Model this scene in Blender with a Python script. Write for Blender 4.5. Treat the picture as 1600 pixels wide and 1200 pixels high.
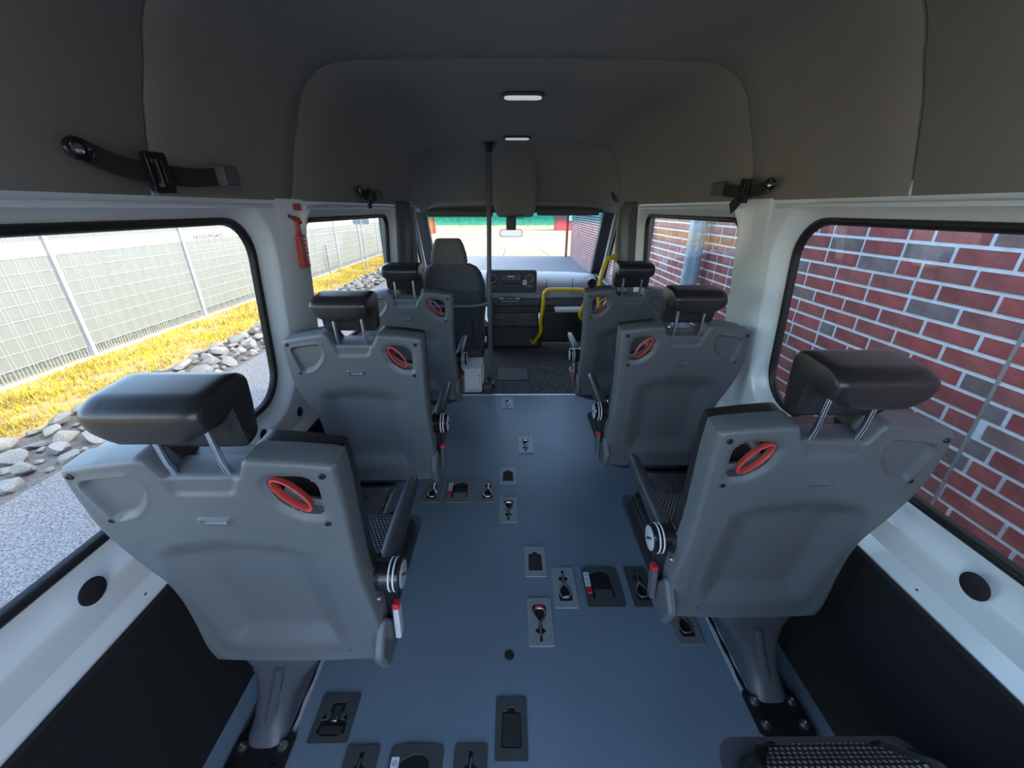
import bpy, bmesh, math, random
import numpy as np
from math import sin, cos, pi, radians, sqrt, atan
from mathutils import Vector, Matrix
from mathutils.geometry import tessellate_polygon

for o in list(bpy.data.objects): bpy.data.objects.remove(o)
scene = bpy.context.scene
COL = scene.collection
R = random.Random(7)

# ------------------------------------------------------------------ camera, sky, sun, exposure
FPX = 620.0
cam_d = bpy.data.cameras.new('camera'); cam = bpy.data.objects.new('camera', cam_d); COL.objects.link(cam)
cam_d.sensor_width = 36.0; cam_d.lens = FPX / 1600 * 36.0; cam_d.clip_start = 0.01; cam_d.clip_end = 500
PITCH = atan(274 / FPX); YAW = atan(4 * cos(PITCH) / FPX)
cam.location = (-0.05, 0, 1.42); cam.rotation_euler = (pi / 2 - PITCH, 0, -YAW)
scene.camera = cam

SUN_EL = radians(38.7)
w = bpy.data.worlds.new('world'); scene.world = w; w.use_nodes = True
nt = w.node_tree; nt.nodes.clear()
sky = nt.nodes.new('ShaderNodeTexSky'); sky.sky_type = 'NISHITA'; sky.sun_disc = False
sky.sun_elevation = SUN_EL; sky.sun_rotation = radians(90); sky.air_density = 1.0; sky.dust_density = 2.2; sky.ozone_density = 1.0
bgn = nt.nodes.new('ShaderNodeBackground'); bgn.inputs[1].default_value = 1.15
won = nt.nodes.new('ShaderNodeOutputWorld')
nt.links.new(sky.outputs[0], bgn.inputs[0]); nt.links.new(bgn.outputs[0], won.inputs[0])

sd = bpy.data.lights.new('sun', 'SUN'); sd.energy = 2.7; sd.angle = radians(0.53); sd.color = (1.0, 0.86, 0.60)
so = bpy.data.objects.new('sun', sd); COL.objects.link(so)
so.rotation_euler = Vector((cos(SUN_EL), -0.04, sin(SUN_EL))).to_track_quat('Z', 'Y').to_euler()
so.location = (30, 0, 25)

scene.view_settings.view_transform = 'Standard'; scene.view_settings.look = 'None'
scene.view_settings.gamma = 1.0; scene.view_settings.use_curve_mapping = False
scene.view_settings.exposure = 0.2

# ------------------------------------------------------------------ materials
def mat(name, col, rough=0.6, metal=0.0, noise=None, bump=None, spec=None, coat=0.0, rnd=None, emit=None):
    """noise=(scale, amount) colour variation; bump=(scale, strength); rnd = per-object colour ramp list"""
    m = bpy.data.materials.new(name); m.use_nodes = True
    t = m.node_tree; b = t.nodes['Principled BSDF']
    b.inputs['Base Color'].default_value = (*col, 1); b.inputs['Roughness'].default_value = rough; b.inputs['Metallic'].default_value = metal
    if spec is not None: b.inputs['Specular IOR Level'].default_value = spec
    if coat: b.inputs['Coat Weight'].default_value = coat; b.inputs['Coat Roughness'].default_value = 0.15
    tc = t.nodes.new('ShaderNodeTexCoord')
    src = None
    if rnd:
        oi = t.nodes.new('ShaderNodeObjectInfo'); cr = t.nodes.new('ShaderNodeValToRGB'); cr.color_ramp.interpolation = 'CONSTANT'
        while len(cr.color_ramp.elements) < len(rnd): cr.color_ramp.elements.new(0.5)
        for i, c in enumerate(rnd): cr.color_ramp.elements[i].position = i / len(rnd); cr.color_ramp.elements[i].color = (*c, 1)
        t.links.new(oi.outputs['Random'], cr.inputs[0]); src = cr.outputs[0]
    if noise:
        n = t.nodes.new('ShaderNodeTexNoise'); n.inputs['Scale'].default_value = noise[0]; n.inputs['Detail'].default_value = 4
        t.links.new(tc.outputs['Object'], n.inputs['Vector'])
        mr = t.nodes.new('ShaderNodeMapRange'); mr.inputs[1].default_value = 0.3; mr.inputs[2].default_value = 0.7
        mr.inputs[3].default_value = 1 - noise[1]; mr.inputs[4].default_value = 1 + noise[1]
        t.links.new(n.outputs['Fac'], mr.inputs[0])
        mx = t.nodes.new('ShaderNodeMix'); mx.data_type = 'RGBA'; mx.blend_type = 'MULTIPLY'; mx.inputs[0].default_value = 1
        mx.inputs[6].default_value = (*col, 1)
        if src: t.links.new(src, mx.inputs[6])
        t.links.new(mr.outputs[0], mx.inputs[7]); src = mx.outputs[2]
    if src: t.links.new(src, b.inputs['Base Color'])
    if bump:
        n = t.nodes.new('ShaderNodeTexNoise'); n.inputs['Scale'].default_value = bump[0]; n.inputs['Detail'].default_value = 3
        t.links.new(tc.outputs['Object'], n.inputs['Vector'])
        bp = t.nodes.new('ShaderNodeBump'); bp.inputs['Strength'].default_value = bump[1]; bp.inputs['Distance'].default_value = 0.002
        t.links.new(n.outputs['Fac'], bp.inputs['Height']); t.links.new(bp.outputs[0], b.inputs['Normal'])
    if emit:
        b.inputs['Emission Color'].default_value = (*emit[0], 1); b.inputs['Emission Strength'].default_value = emit[1]
    return m

M = {}
M['shell'] = mat('seat_shell_plastic', (0.105, 0.118, 0.126), 0.40, bump=(900, 0.12), noise=(6, 0.04))
M['pedestal'] = mat('pedestal_plastic', (0.06, 0.068, 0.085), 0.45, bump=(500, 0.1))
M['vinyl'] = mat('black_vinyl', (0.02, 0.02, 0.021), 0.30, bump=(600, 0.12))
M['black'] = mat('black_plastic', (0.016, 0.017, 0.018), 0.35)
M['gloss_black'] = mat('gloss_black', (0.012, 0.012, 0.013), 0.15)
M['arm'] = mat('arm_plastic', (0.035, 0.04, 0.044), 0.45, bump=(500, 0.1))
M['chrome'] = mat('chrome', (0.75, 0.76, 0.78), 0.12, 1.0)
M['steel'] = mat('steel', (0.5, 0.5, 0.5), 0.3, 1.0, noise=(30, 0.1))
M['alu'] = mat('aluminium', (0.62, 0.63, 0.62), 0.4, 0.35, noise=(40, 0.12))
M['red'] = mat('red_plastic', (0.50, 0.06, 0.05), 0.4)
M['redbuckle'] = mat('red_buckle', (0.6, 0.02, 0.03), 0.4)
M['white_ring'] = mat('white_ring', (0.75, 0.76, 0.78), 0.4)
M['cap'] = mat('armrest_cap', (0.45, 0.47, 0.5), 0.3)
M['lilac'] = mat('buckle_body', (0.55, 0.55, 0.6), 0.5)
M['white'] = mat('body_paint', (0.76, 0.81, 0.81), 0.28, coat=0.3, noise=(2, 0.03))
M['grey_white'] = mat('pillar_paint', (0.5, 0.49, 0.49), 0.45, noise=(5, 0.06))
M['plug'] = mat('plug', (0.012, 0.012, 0.013), 0.7)
M['seal'] = mat('rubber_seal', (0.012, 0.012, 0.012), 0.45)
M['lower'] = mat('lower_panel', (0.006, 0.0065, 0.007), 0.8, bump=(300, 0.2), noise=(4, 0.15))
M['headliner'] = mat('headliner', (0.225, 0.212, 0.185), 0.85, bump=(450, 0.35), noise=(3, 0.04))
M['headliner_dark'] = mat('headliner_gap', (0.012, 0.012, 0.012), 0.9)
M['cabtrim'] = mat('cab_trim', (0.085, 0.088, 0.088), 0.65, bump=(400, 0.2))
M['cabtrim_warm'] = mat('cab_trim_light', (0.22, 0.20, 0.18), 0.6, bump=(400, 0.15))
M['dash'] = mat('dash_plastic', (0.38, 0.40, 0.41), 0.55, bump=(700, 0.25))
M['dash_dark'] = mat('dash_dark', (0.028, 0.03, 0.034), 0.5, bump=(700, 0.15))
M['dash_mid'] = mat('dash_mid', (0.06, 0.065, 0.075), 0.55, bump=(700, 0.15))
M['yellow'] = mat('yellow_paint', (0.80, 0.50, 0.0), 0.3, coat=0.4)
M['pole'] = mat('grey_pole', (0.10, 0.11, 0.115), 0.4)
M['fabric'] = mat('driver_fabric', (0.075, 0.078, 0.08), 0.9, bump=(500, 0.4), noise=(60, 0.1))
M['fabric_dark'] = mat('driver_back', (0.03, 0.034, 0.038), 0.75, bump=(500, 0.2))
M['headrest_cloth'] = mat('driver_headrest', (0.14, 0.135, 0.12), 0.9, bump=(500, 0.4))
M['box_white'] = mat('white_metal', (0.66, 0.7, 0.72), 0.35)
M['plate_s'] = mat('plate_silver', (0.30, 0.335, 0.345), 0.42, 0.25, noise=(25, 0.06))
M['plate_b'] = mat('plate_bronze', (0.21, 0.215, 0.2), 0.42, 0.3, noise=(25, 0.06))
M['plate_d'] = mat('plate_dark', (0.055, 0.066, 0.066), 0.5, 0.1, noise=(25, 0.08))
M['pocket'] = mat('pocket_black', (0.006, 0.006, 0.007), 0.6)
M['webbing'] = mat('webbing', (0.025, 0.022, 0.021), 0.8, bump=(800, 0.5))
M['strap'] = mat('strap_webbing', (0.018, 0.018, 0.016), 0.75, bump=(700, 0.5))
M['lens'] = mat('lamp_lens', (0.8, 0.8, 0.8), 0.35)
M['lamp'] = mat('lamp_lens_lit', (0.8, 0.8, 0.82), 0.35, emit=((0.95, 0.97, 1.0), 0.35))
M['label'] = mat('white_label', (0.72, 0.75, 0.78), 0.5)
M['ink'] = mat('ink', (0.03, 0.03, 0.035), 0.6)
M['display'] = mat('button_print', (0.5, 0.52, 0.55), 0.5)
M['paper'] = mat('paper', (0.65, 0.66, 0.64), 0.7)
M['strip'] = mat('fence_strip', (0.165, 0.185, 0.17), 0.6, noise=(3, 0.05))
M['strip_white'] = mat('fence_white', (0.46, 0.45, 0.40), 0.6)
M['wire'] = mat('fence_wire', (0.42, 0.44, 0.42), 0.45, 0.2)
M['post'] = mat('fence_post', (0.36, 0.385, 0.40), 0.5, 0.2)
M['darkgap'] = mat('fence_gap', (0.1, 0.1, 0.1), 0.7)
M['kerb'] = mat('kerb', (0.35, 0.34, 0.31), 0.85, noise=(8, 0.15), bump=(80, 0.3))
M['mortar'] = mat('mortar', (0.76, 0.80, 0.78), 0.9, noise=(25, 0.10), bump=(150, 0.6))
BR = [(0.36, 0.085, 0.07), (0.33, 0.09, 0.075), (0.38, 0.085, 0.07), (0.29, 0.075, 0.062), (0.36, 0.10, 0.08), (0.25, 0.155, 0.125), (0.34, 0.08, 0.066), (0.30, 0.10, 0.085), (0.38, 0.095, 0.08), (0.36, 0.09, 0.072), (0.22, 0.165, 0.155), (0.31, 0.075, 0.064), (0.19, 0.13, 0.11), (0.35, 0.085, 0.07)]
M['brick'] = mat('brick', BR[0], 0.85, rnd=BR, noise=(14, 0.22), bump=(60, 0.7))
M['brick_far'] = mat('brick_far', (0.33, 0.09, 0.075), 0.85, noise=(3.0, 0.35), bump=(60, 0.7))
M['sealant'] = mat('joint_sealant', (0.30, 0.29, 0.26), 0.6)
M['pipe'] = mat('zinc_pipe', (0.30, 0.40, 0.47), 0.4, 0.35, noise=(6, 0.1))
ST = [(0.19, 0.19, 0.175), (0.23, 0.22, 0.20), (0.15, 0.155, 0.15), (0.25, 0.235, 0.20), (0.19, 0.195, 0.185)]
M['stone'] = mat('stone', ST[0], 0.85, rnd=ST, noise=(12, 0.25), bump=(40, 0.6))
M['gravel'] = mat('gravel_bed', (0.11, 0.105, 0.095), 0.95, noise=(40, 0.4), bump=(60, 0.8))
M['yard_sun_tint'] = mat('sun_tinted_ground', (0.30, 0.235, 0.125), 0.9, noise=(1.5, 0.08), bump=(80, 0.4))  # warm sunlight put into the base colour of the yard ahead
M['soil'] = mat('dry_soil', (0.36, 0.25, 0.10), 0.95, noise=(5, 0.35), bump=(60, 0.8))
M['blade'] = mat('grass_blade', (0.46, 0.36, 0.035), 0.7, noise=(1.5, 0.45))
M['orange'] = mat('orange', (0.8, 0.2, 0.03), 0.5)
M['redpaint'] = mat('red_paint', (0.5, 0.05, 0.06), 0.5)
M['maroon'] = mat('maroon', (0.22, 0.05, 0.05), 0.5)
M['green'] = mat('green_fence', (0.08, 0.32, 0.18), 0.6, noise=(2, 0.2))
M['signback'] = mat('sign_back', (0.2, 0.24, 0.25), 0.5, 0.3)
M['winwhite'] = mat('pane_white', (0.6, 0.7, 0.75), 0.3)

def special():
    # vinyl floor: blue-grey with fine sparkle and scuffs
    m = M['floor'] = mat('vinyl_floor', (0.160, 0.218, 0.268), 0.30, bump=(700, 0.25))
    t = m.node_tree; b = t.nodes['Principled BSDF']; tc = t.nodes.new('ShaderNodeTexCoord')
    n1 = t.nodes.new('ShaderNodeTexNoise'); n1.inputs['Scale'].default_value = 420; n1.inputs['Detail'].default_value = 2
    n2 = t.nodes.new('ShaderNodeTexNoise'); n2.inputs['Scale'].default_value = 2.5; n2.inputs['Detail'].default_value = 6
    for n in (n1, n2): t.links.new(tc.outputs['Object'], n.inputs['Vector'])
    a = t.nodes.new('ShaderNodeMath'); a.operation = 'MULTIPLY_ADD'; a.inputs[1].default_value = 0.6; a.inputs[2].default_value = 0.42
    t.links.new(n1.outputs['Fac'], a.inputs[0])
    c = t.nodes.new('ShaderNodeMath'); c.operation = 'MULTIPLY_ADD'; c.inputs[1].default_value = 0.5; t.links.new(n2.outputs['Fac'], c.inputs[0]); t.links.new(a.outputs[0], c.inputs[2])
    mx = t.nodes.new('ShaderNodeMix'); mx.data_type = 'RGBA'; mx.blend_type = 'MULTIPLY'; mx.inputs[0].default_value = 1; mx.inputs[6].default_value = (0.160, 0.218, 0.268, 1)
    t.links.new(c.outputs[0], mx.inputs[7]); t.links.new(mx.outputs[2], b.inputs['Base Color'])
    # asphalt with speckle
    m = M['asphalt'] = mat('asphalt', (0.3, 0.3, 0.3), 0.9, bump=(160, 0.8)); t = m.node_tree; b = t.nodes['Principled BSDF']; tc = t.nodes.new('ShaderNodeTexCoord')
    v = t.nodes.new('ShaderNodeTexNoise'); v.inputs['Scale'].default_value = 75; v.inputs['Detail'].default_value = 3; t.links.new(tc.outputs['Object'], v.inputs['Vector'])
    cr = t.nodes.new('ShaderNodeValToRGB'); e = cr.color_ramp.elements; e[0].position = 0.35; e[0].color = (0.07, 0.073, 0.077, 1); e[1].position = 0.65; e[1].color = (0.26, 0.26, 0.255, 1)
    t.links.new(v.outputs['Fac'], cr.inputs[0]); t.links.new(cr.outputs[0], b.inputs['Base Color'])
    # carpet
    m = M['carpet'] = mat('carpet', (0.03, 0.032, 0.034), 0.95, bump=(350, 1.0)); t = m.node_tree; b = t.nodes['Principled BSDF']; tc = t.nodes.new('ShaderNodeTexCoord')
    v = t.nodes.new('ShaderNodeTexNoise'); v.inputs['Scale'].default_value = 110; t.links.new(tc.outputs['Object'], v.inputs['Vector'])
    cr = t.nodes.new('ShaderNodeValToRGB'); e = cr.color_ramp.elements; e[0].position = 0.42; e[0].color = (0.014, 0.015, 0.016, 1); e[1].position = 0.66; e[1].color = (0.17, 0.175, 0.165, 1)
    t.links.new(v.outputs['Fac'], cr.inputs[0]); t.links.new(cr.outputs[0], b.inputs['Base Color'])
    # woven seat fabric: rows of light dashes on black
    m = M['weave'] = mat('woven_fabric', (0.02, 0.02, 0.02), 0.85); t = m.node_tree; b = t.nodes['Principled BSDF']; tc = t.nodes.new('ShaderNodeTexCoord')
    br = t.nodes.new('ShaderNodeTexBrick'); br.offset = 0.5; br.inputs['Color1'].default_value = (0.36, 0.38, 0.40, 1); br.inputs['Color2'].default_value = (0.26, 0.28, 0.30, 1); br.inputs['Mortar'].default_value = (0.012, 0.012, 0.013, 1)
    br.inputs['Scale'].default_value = 1; br.inputs['Brick Width'].default_value = 0.0118; br.inputs['Row Height'].default_value = 0.0105; br.inputs['Mortar Size'].default_value = 0.0030; br.inputs['Mortar Smooth'].default_value = 0.3
    t.links.new(tc.outputs['Object'], br.inputs['Vector']); t.links.new(br.outputs['Color'], b.inputs['Base Color'])
    # glass panes
    for nm, band in (('glass', False), ('windshield_glass', True)):
        m = bpy.data.materials.new(nm); m.use_nodes = True; t = m.node_tree; t.nodes.clear(); M[nm] = m
        out = t.nodes.new('ShaderNodeOutputMaterial'); mix = t.nodes.new('ShaderNodeMixShader'); tr = t.nodes.new('ShaderNodeBsdfTransparent'); gl = t.nodes.new('ShaderNodeBsdfGlossy')
        fr = t.nodes.new('ShaderNodeFresnel'); ge = t.nodes.new('ShaderNodeNewGeometry'); io = t.nodes.new('ShaderNodeMapRange')   # same index from either face of the thin pane
        io.inputs[3].default_value = 1.45; io.inputs[4].default_value = 1 / 1.45; t.links.new(ge.outputs['Backfacing'], io.inputs[0]); t.links.new(io.outputs[0], fr.inputs[0])
        gl.inputs['Roughness'].default_value = 0.0; tr.inputs[0].default_value = (0.955, 0.97, 0.965, 1)
        if band:
            tc = t.nodes.new('ShaderNodeTexCoord'); sx = t.nodes.new('ShaderNodeSeparateXYZ'); t.links.new(tc.outputs['Object'], sx.inputs[0])
            mr = t.nodes.new('ShaderNodeMapRange'); mr.inputs[1].default_value = 1.275; mr.inputs[2].default_value = 1.335; t.links.new(sx.outputs['Z'], mr.inputs[0])
            cm = t.nodes.new('ShaderNodeMix'); cm.data_type = 'RGBA'; cm.inputs[6].default_value = (0.955, 0.97, 0.965, 1); cm.inputs[7].default_value = (0.42, 0.76, 0.78, 1)
            t.links.new(mr.outputs[0], cm.inputs[0]); t.links.new(cm.outputs[2], tr.inputs[0])
        t.links.new(fr.outputs[0], mix.inputs[0]); t.links.new(tr.outputs[0], mix.inputs[1]); t.links.new(gl.outputs[0], mix.inputs[2]); t.links.new(mix.outputs[0], out.inputs[0])
special()

# ------------------------------------------------------------------ geometry helpers
class G:
    def __init__(s): s.v = []; s.f = []
    def add(s, vs, fs, mx=None):
        n = len(s.v)
        for p in vs:
            p = Vector(p); s.v.append(tuple(mx @ p) if mx else tuple(p))
        s.f += [tuple(i + n for i in f) for f in fs]; return s
    def box(s, x0, x1, y0, y1, z0, z1, mx=None):
        return s.add([(x0, y0, z0), (x1, y0, z0), (x1, y1, z0), (x0, y1, z0), (x0, y0, z1), (x1, y0, z1), (x1, y1, z1), (x0, y1, z1)],
                     [(0, 3, 2, 1), (4, 5, 6, 7), (0, 1, 5, 4), (1, 2, 6, 5), (2, 3, 7, 6), (3, 0, 4, 7)], mx)
    def loft(s, loops, caps=True, closed=True, mx=None):
        n = len(loops[0]); vs = [p for l in loops for p in l]; fs = []
        for i in range(len(loops) - 1):
            for j in range(n if closed else n - 1):
                k = (j + 1) % n; fs.append((i * n + j, i * n + k, (i + 1) * n + k, (i + 1) * n + j))
        if caps: fs.append(tuple(range(n - 1, -1, -1))); fs.append(tuple((len(loops) - 1) * n + j for j in range(n)))
        return s.add(vs, fs, mx)
    def tube(s, pts, r, n=10, closed=False, caps=True, mx=None, flat=1.0, up=None):
        P = [Vector(p) for p in pts]; m = len(P); loops = []
        t0 = (P[1] - P[0]).normalized(); ref = Vector(up) if up else (Vector((0, 0, 1)) if abs(t0.z) < 0.9 else Vector((1, 0, 0)))
        nrm = (ref - t0 * ref.dot(t0)).normalized()
        for i in range(m):
            if closed: t = (P[(i + 1) % m] - P[i - 1]).normalized()
            else: t = (P[min(i + 1, m - 1)] - P[max(i - 1, 0)]).normalized()
            nrm = (nrm - t * nrm.dot(t)).normalized(); b = t.cross(nrm)
            rr_ = r[i] if isinstance(r, (list, tuple)) else r
            loops.append([P[i] + (nrm * cos(2 * pi * k / n) * flat + b * sin(2 * pi * k / n)) * rr_ for k in range(n)])
        if closed: loops.append(loops[0]); caps = False
        return s.loft(loops, caps, True, mx)
    def lathe(s, prof, n=24, mx=None, caps=True):
        return s.loft([[(r * cos(2 * pi * k / n), r * sin(2 * pi * k / n), h) for k in range(n)] for r, h in prof], caps, True, mx)
    def prism(s, pts, c0, c1, f=None, mx=None):
        """polygon pts (2D) swept c0..c1; f maps (u,v,c) to a point"""
        f = f or (lambda u, v, c: (u, v, c))
        return s.loft([[f(u, v, c0) for u, v in pts], [f(u, v, c1) for u, v in pts]], True, True, mx)
    def plate(s, outer, holes, c0, c1, f=None, mx=None):
        f = f or (lambda u, v, c: (u, v, c)); loops = [outer] + holes
        tri = tessellate_polygon([[Vector((u, v, 0)) for u, v in l] for l in loops]); flat = [p for l in loops for p in l]; n = len(flat)
        vs = [f(u, v, c0) for u, v in flat] + [f(u, v, c1) for u, v in flat]
        fs = [tuple(t) for t in tri] + [tuple(i + n for i in reversed(t)) for t in tri]; o = 0
        for l in loops:
            k = len(l)
            for i in range(k): j = (i + 1) % k; fs.append((o + i, o + j, n + o + j, n + o + i))
            o += k
        return s.add(vs, fs, mx)
    def mesh(s, name, material, smooth=35):
        me = bpy.data.meshes.new(name); me.from_pydata(s.v, [], s.f)
        bm = bmesh.new(); bm.from_mesh(me); bmesh.ops.remove_doubles(bm, verts=bm.verts, dist=1e-6)
        bmesh.ops.recalc_face_normals(bm, faces=bm.faces); bm.to_mesh(me); bm.free()
        if smooth:
            me.polygons.foreach_set('use_smooth', [True] * len(me.polygons)); me.set_sharp_from_angle(angle=radians(smooth))
        me.materials.append(M[material]); return me
    def obj(s, name, material, parent=None, bevel=0, seg=2, smooth=35, loc=None):
        o = bpy.data.objects.new(name, s.mesh(name, material, smooth)); COL.objects.link(o)
        if parent: o.parent = parent
        if loc: o.location = loc
        if bevel:
            b = o.modifiers.new('bevel', 'BEVEL'); b.width = bevel; b.segments = seg; b.limit_method = 'ANGLE'; b.angle_limit = radians(40)
        return o

def link(name, me, parent=None, loc=None, rot=None):
    o = bpy.data.objects.new(name, me); COL.objects.link(o)
    if parent: o.parent = parent
    if loc: o.location = loc
    if rot: o.rotation_euler = rot
    return o
def tag(o, label, cat=None, group=None, kind=None):
    if label: o['label'] = label
    if cat: o['category'] = cat
    if group: o['group'] = group
    if kind: o['kind'] = kind
    return o
def thing(name, label, cat, loc=(0, 0, 0), rz=0, group=None, kind=None):
    o = bpy.data.objects.new(name, None); COL.objects.link(o); o.location = loc; o.rotation_euler = (0, 0, rz); o.empty_display_size = 0.1
    return tag(o, label, cat, group, kind)
def rr(w_, h_, r, n=5, cx=0, cy=0):
    pts = []
    for qx, qy, a0 in ((1, -1, -90), (1, 1, 0), (-1, 1, 90), (-1, -1, 180)):
        for k in range(n + 1):
            a = radians(a0 + 90 * k / n); pts.append((cx + qx * (w_ / 2 - r) + r * cos(a), cy + qy * (h_ / 2 - r) + r * sin(a)))
    return pts
def smooth_path(pts, n=6):
    P = [Vector(p) for p in pts]; P = [2 * P[0] - P[1]] + P + [2 * P[-1] - P[-2]]; out = []
    for i in range(1, len(P) - 2):
        for k in range(n):
            t = k / n; a, b, c, d = P[i - 1:i + 3]
            out.append(0.5 * ((2 * b) + (-a + c) * t + (2 * a - 5 * b + 4 * c - d) * t * t + (-a + 3 * b - 3 * c + d) * t ** 3))
    out.append(P[-2]); return out
def fillet(pts, r, n=6):
    """polyline with rounded corners"""
    P = [Vector(p) for p in pts]; out = [P[0]]
    for i in range(1, len(P) - 1):
        a = (P[i - 1] - P[i]); b = (P[i + 1] - P[i]); q = min(r, a.length * 0.49, b.length * 0.49); A = P[i] + a.normalized() * q; B = P[i] + b.normalized() * q
        for k in range(n + 1): t = k / n; out.append(A * (1 - t) ** 2 + P[i] * 2 * t * (1 - t) + B * t * t)
    out.append(P[-1]); return out
def sm(e0, e1, x): t = np.clip((x - e0) / (e1 - e0), 0, 1); return t * t * (3 - 2 * t)
def sdf(px, py, poly):
    """signed distance, positive inside"""
    d = np.full(px.shape, 1e9); ins = np.zeros(px.shape, bool); n = len(poly)
    for i in range(n):
        x0, y0 = poly[i]; x1, y1 = poly[(i + 1) % n]; ex, ey = x1 - x0, y1 - y0; L = ex * ex + ey * ey + 1e-12
        t = np.clip(((px - x0) * ex + (py - y0) * ey) / L, 0, 1); d = np.minimum(d, np.hypot(px - x0 - t * ex, py - y0 - t * ey))
        c = ((y0 > py) != (y1 > py)) & (px < (x1 - x0) * (py - y0) / (y1 - y0 + 1e-12) + x0); ins ^= c
    return np.where(ins, d, -d)
def near(px, py, poly):
    best = (1e9, 0, 0); n = len(poly)
    for i in range(n):
        x0, y0 = poly[i]; x1, y1 = poly[(i + 1) % n]; ex, ey = x1 - x0, y1 - y0
        t = max(0, min(1, ((px - x0) * ex + (py - y0) * ey) / (ex * ex + ey * ey + 1e-12))); qx, qy = x0 + t * ex, y0 + t * ey; d = math.hypot(px - qx, py - qy)
        if d < best[0]: best = (d, qx, qy)
    return best
def roundpoly(pts, r=0.01, n=5):
    P = [Vector((*p, 0)) for p in pts]; out = []; m = len(P)
    for i in range(m):
        a = P[i - 1] - P[i]; b = P[(i + 1) % m] - P[i]; q = min(r, a.length * 0.45, b.length * 0.45); A = P[i] + a.normalized() * q; B = P[i] + b.normalized() * q
        for k in range(n + 1): t = k / n; v = A * (1 - t) ** 2 + P[i] * 2 * t * (1 - t) + B * t * t; out.append((v.x, v.y))
    return out

# ================================================================== THE VAN BODY
FLOOR_Y1 = 2.985
def WX(z): return 0.906 - 0.073 * z

fl = G().box(-0.93, 0.93, -0.6, FLOOR_Y1, -0.03, 0).obj('floor', 'floor'); tag(fl, 'blue-grey speckled vinyl floor of the passenger compartment', kind='structure')
cf = G().box(-0.95, 0.95, FLOOR_Y1 + 0.004, 4.75, -0.05, -0.015).obj('floor_cab', 'carpet'); tag(cf, 'dark flecked carpet on the driver cab floor', kind='structure')
et = G().prism([(0, -0.02), (0.022, -0.02), (0.022, 0.0), (0.018, 0.006), (0, 0.004)], -0.88, 0.88, lambda u, v, c: (c, FLOOR_Y1 - 0.008 + u, v)).obj('trim_1', 'alu')
tag(et, 'pale metal edge strip where the vinyl floor meets the carpet', kind='structure')
mt = G().box(-0.16, 0.12, 3.32, 3.62, -0.014, -0.006).obj('floor_mat', 'cabtrim', bevel=0.004); tag(mt, 'small dark rubber mat lying on the cab carpet', 'mat')

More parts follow.
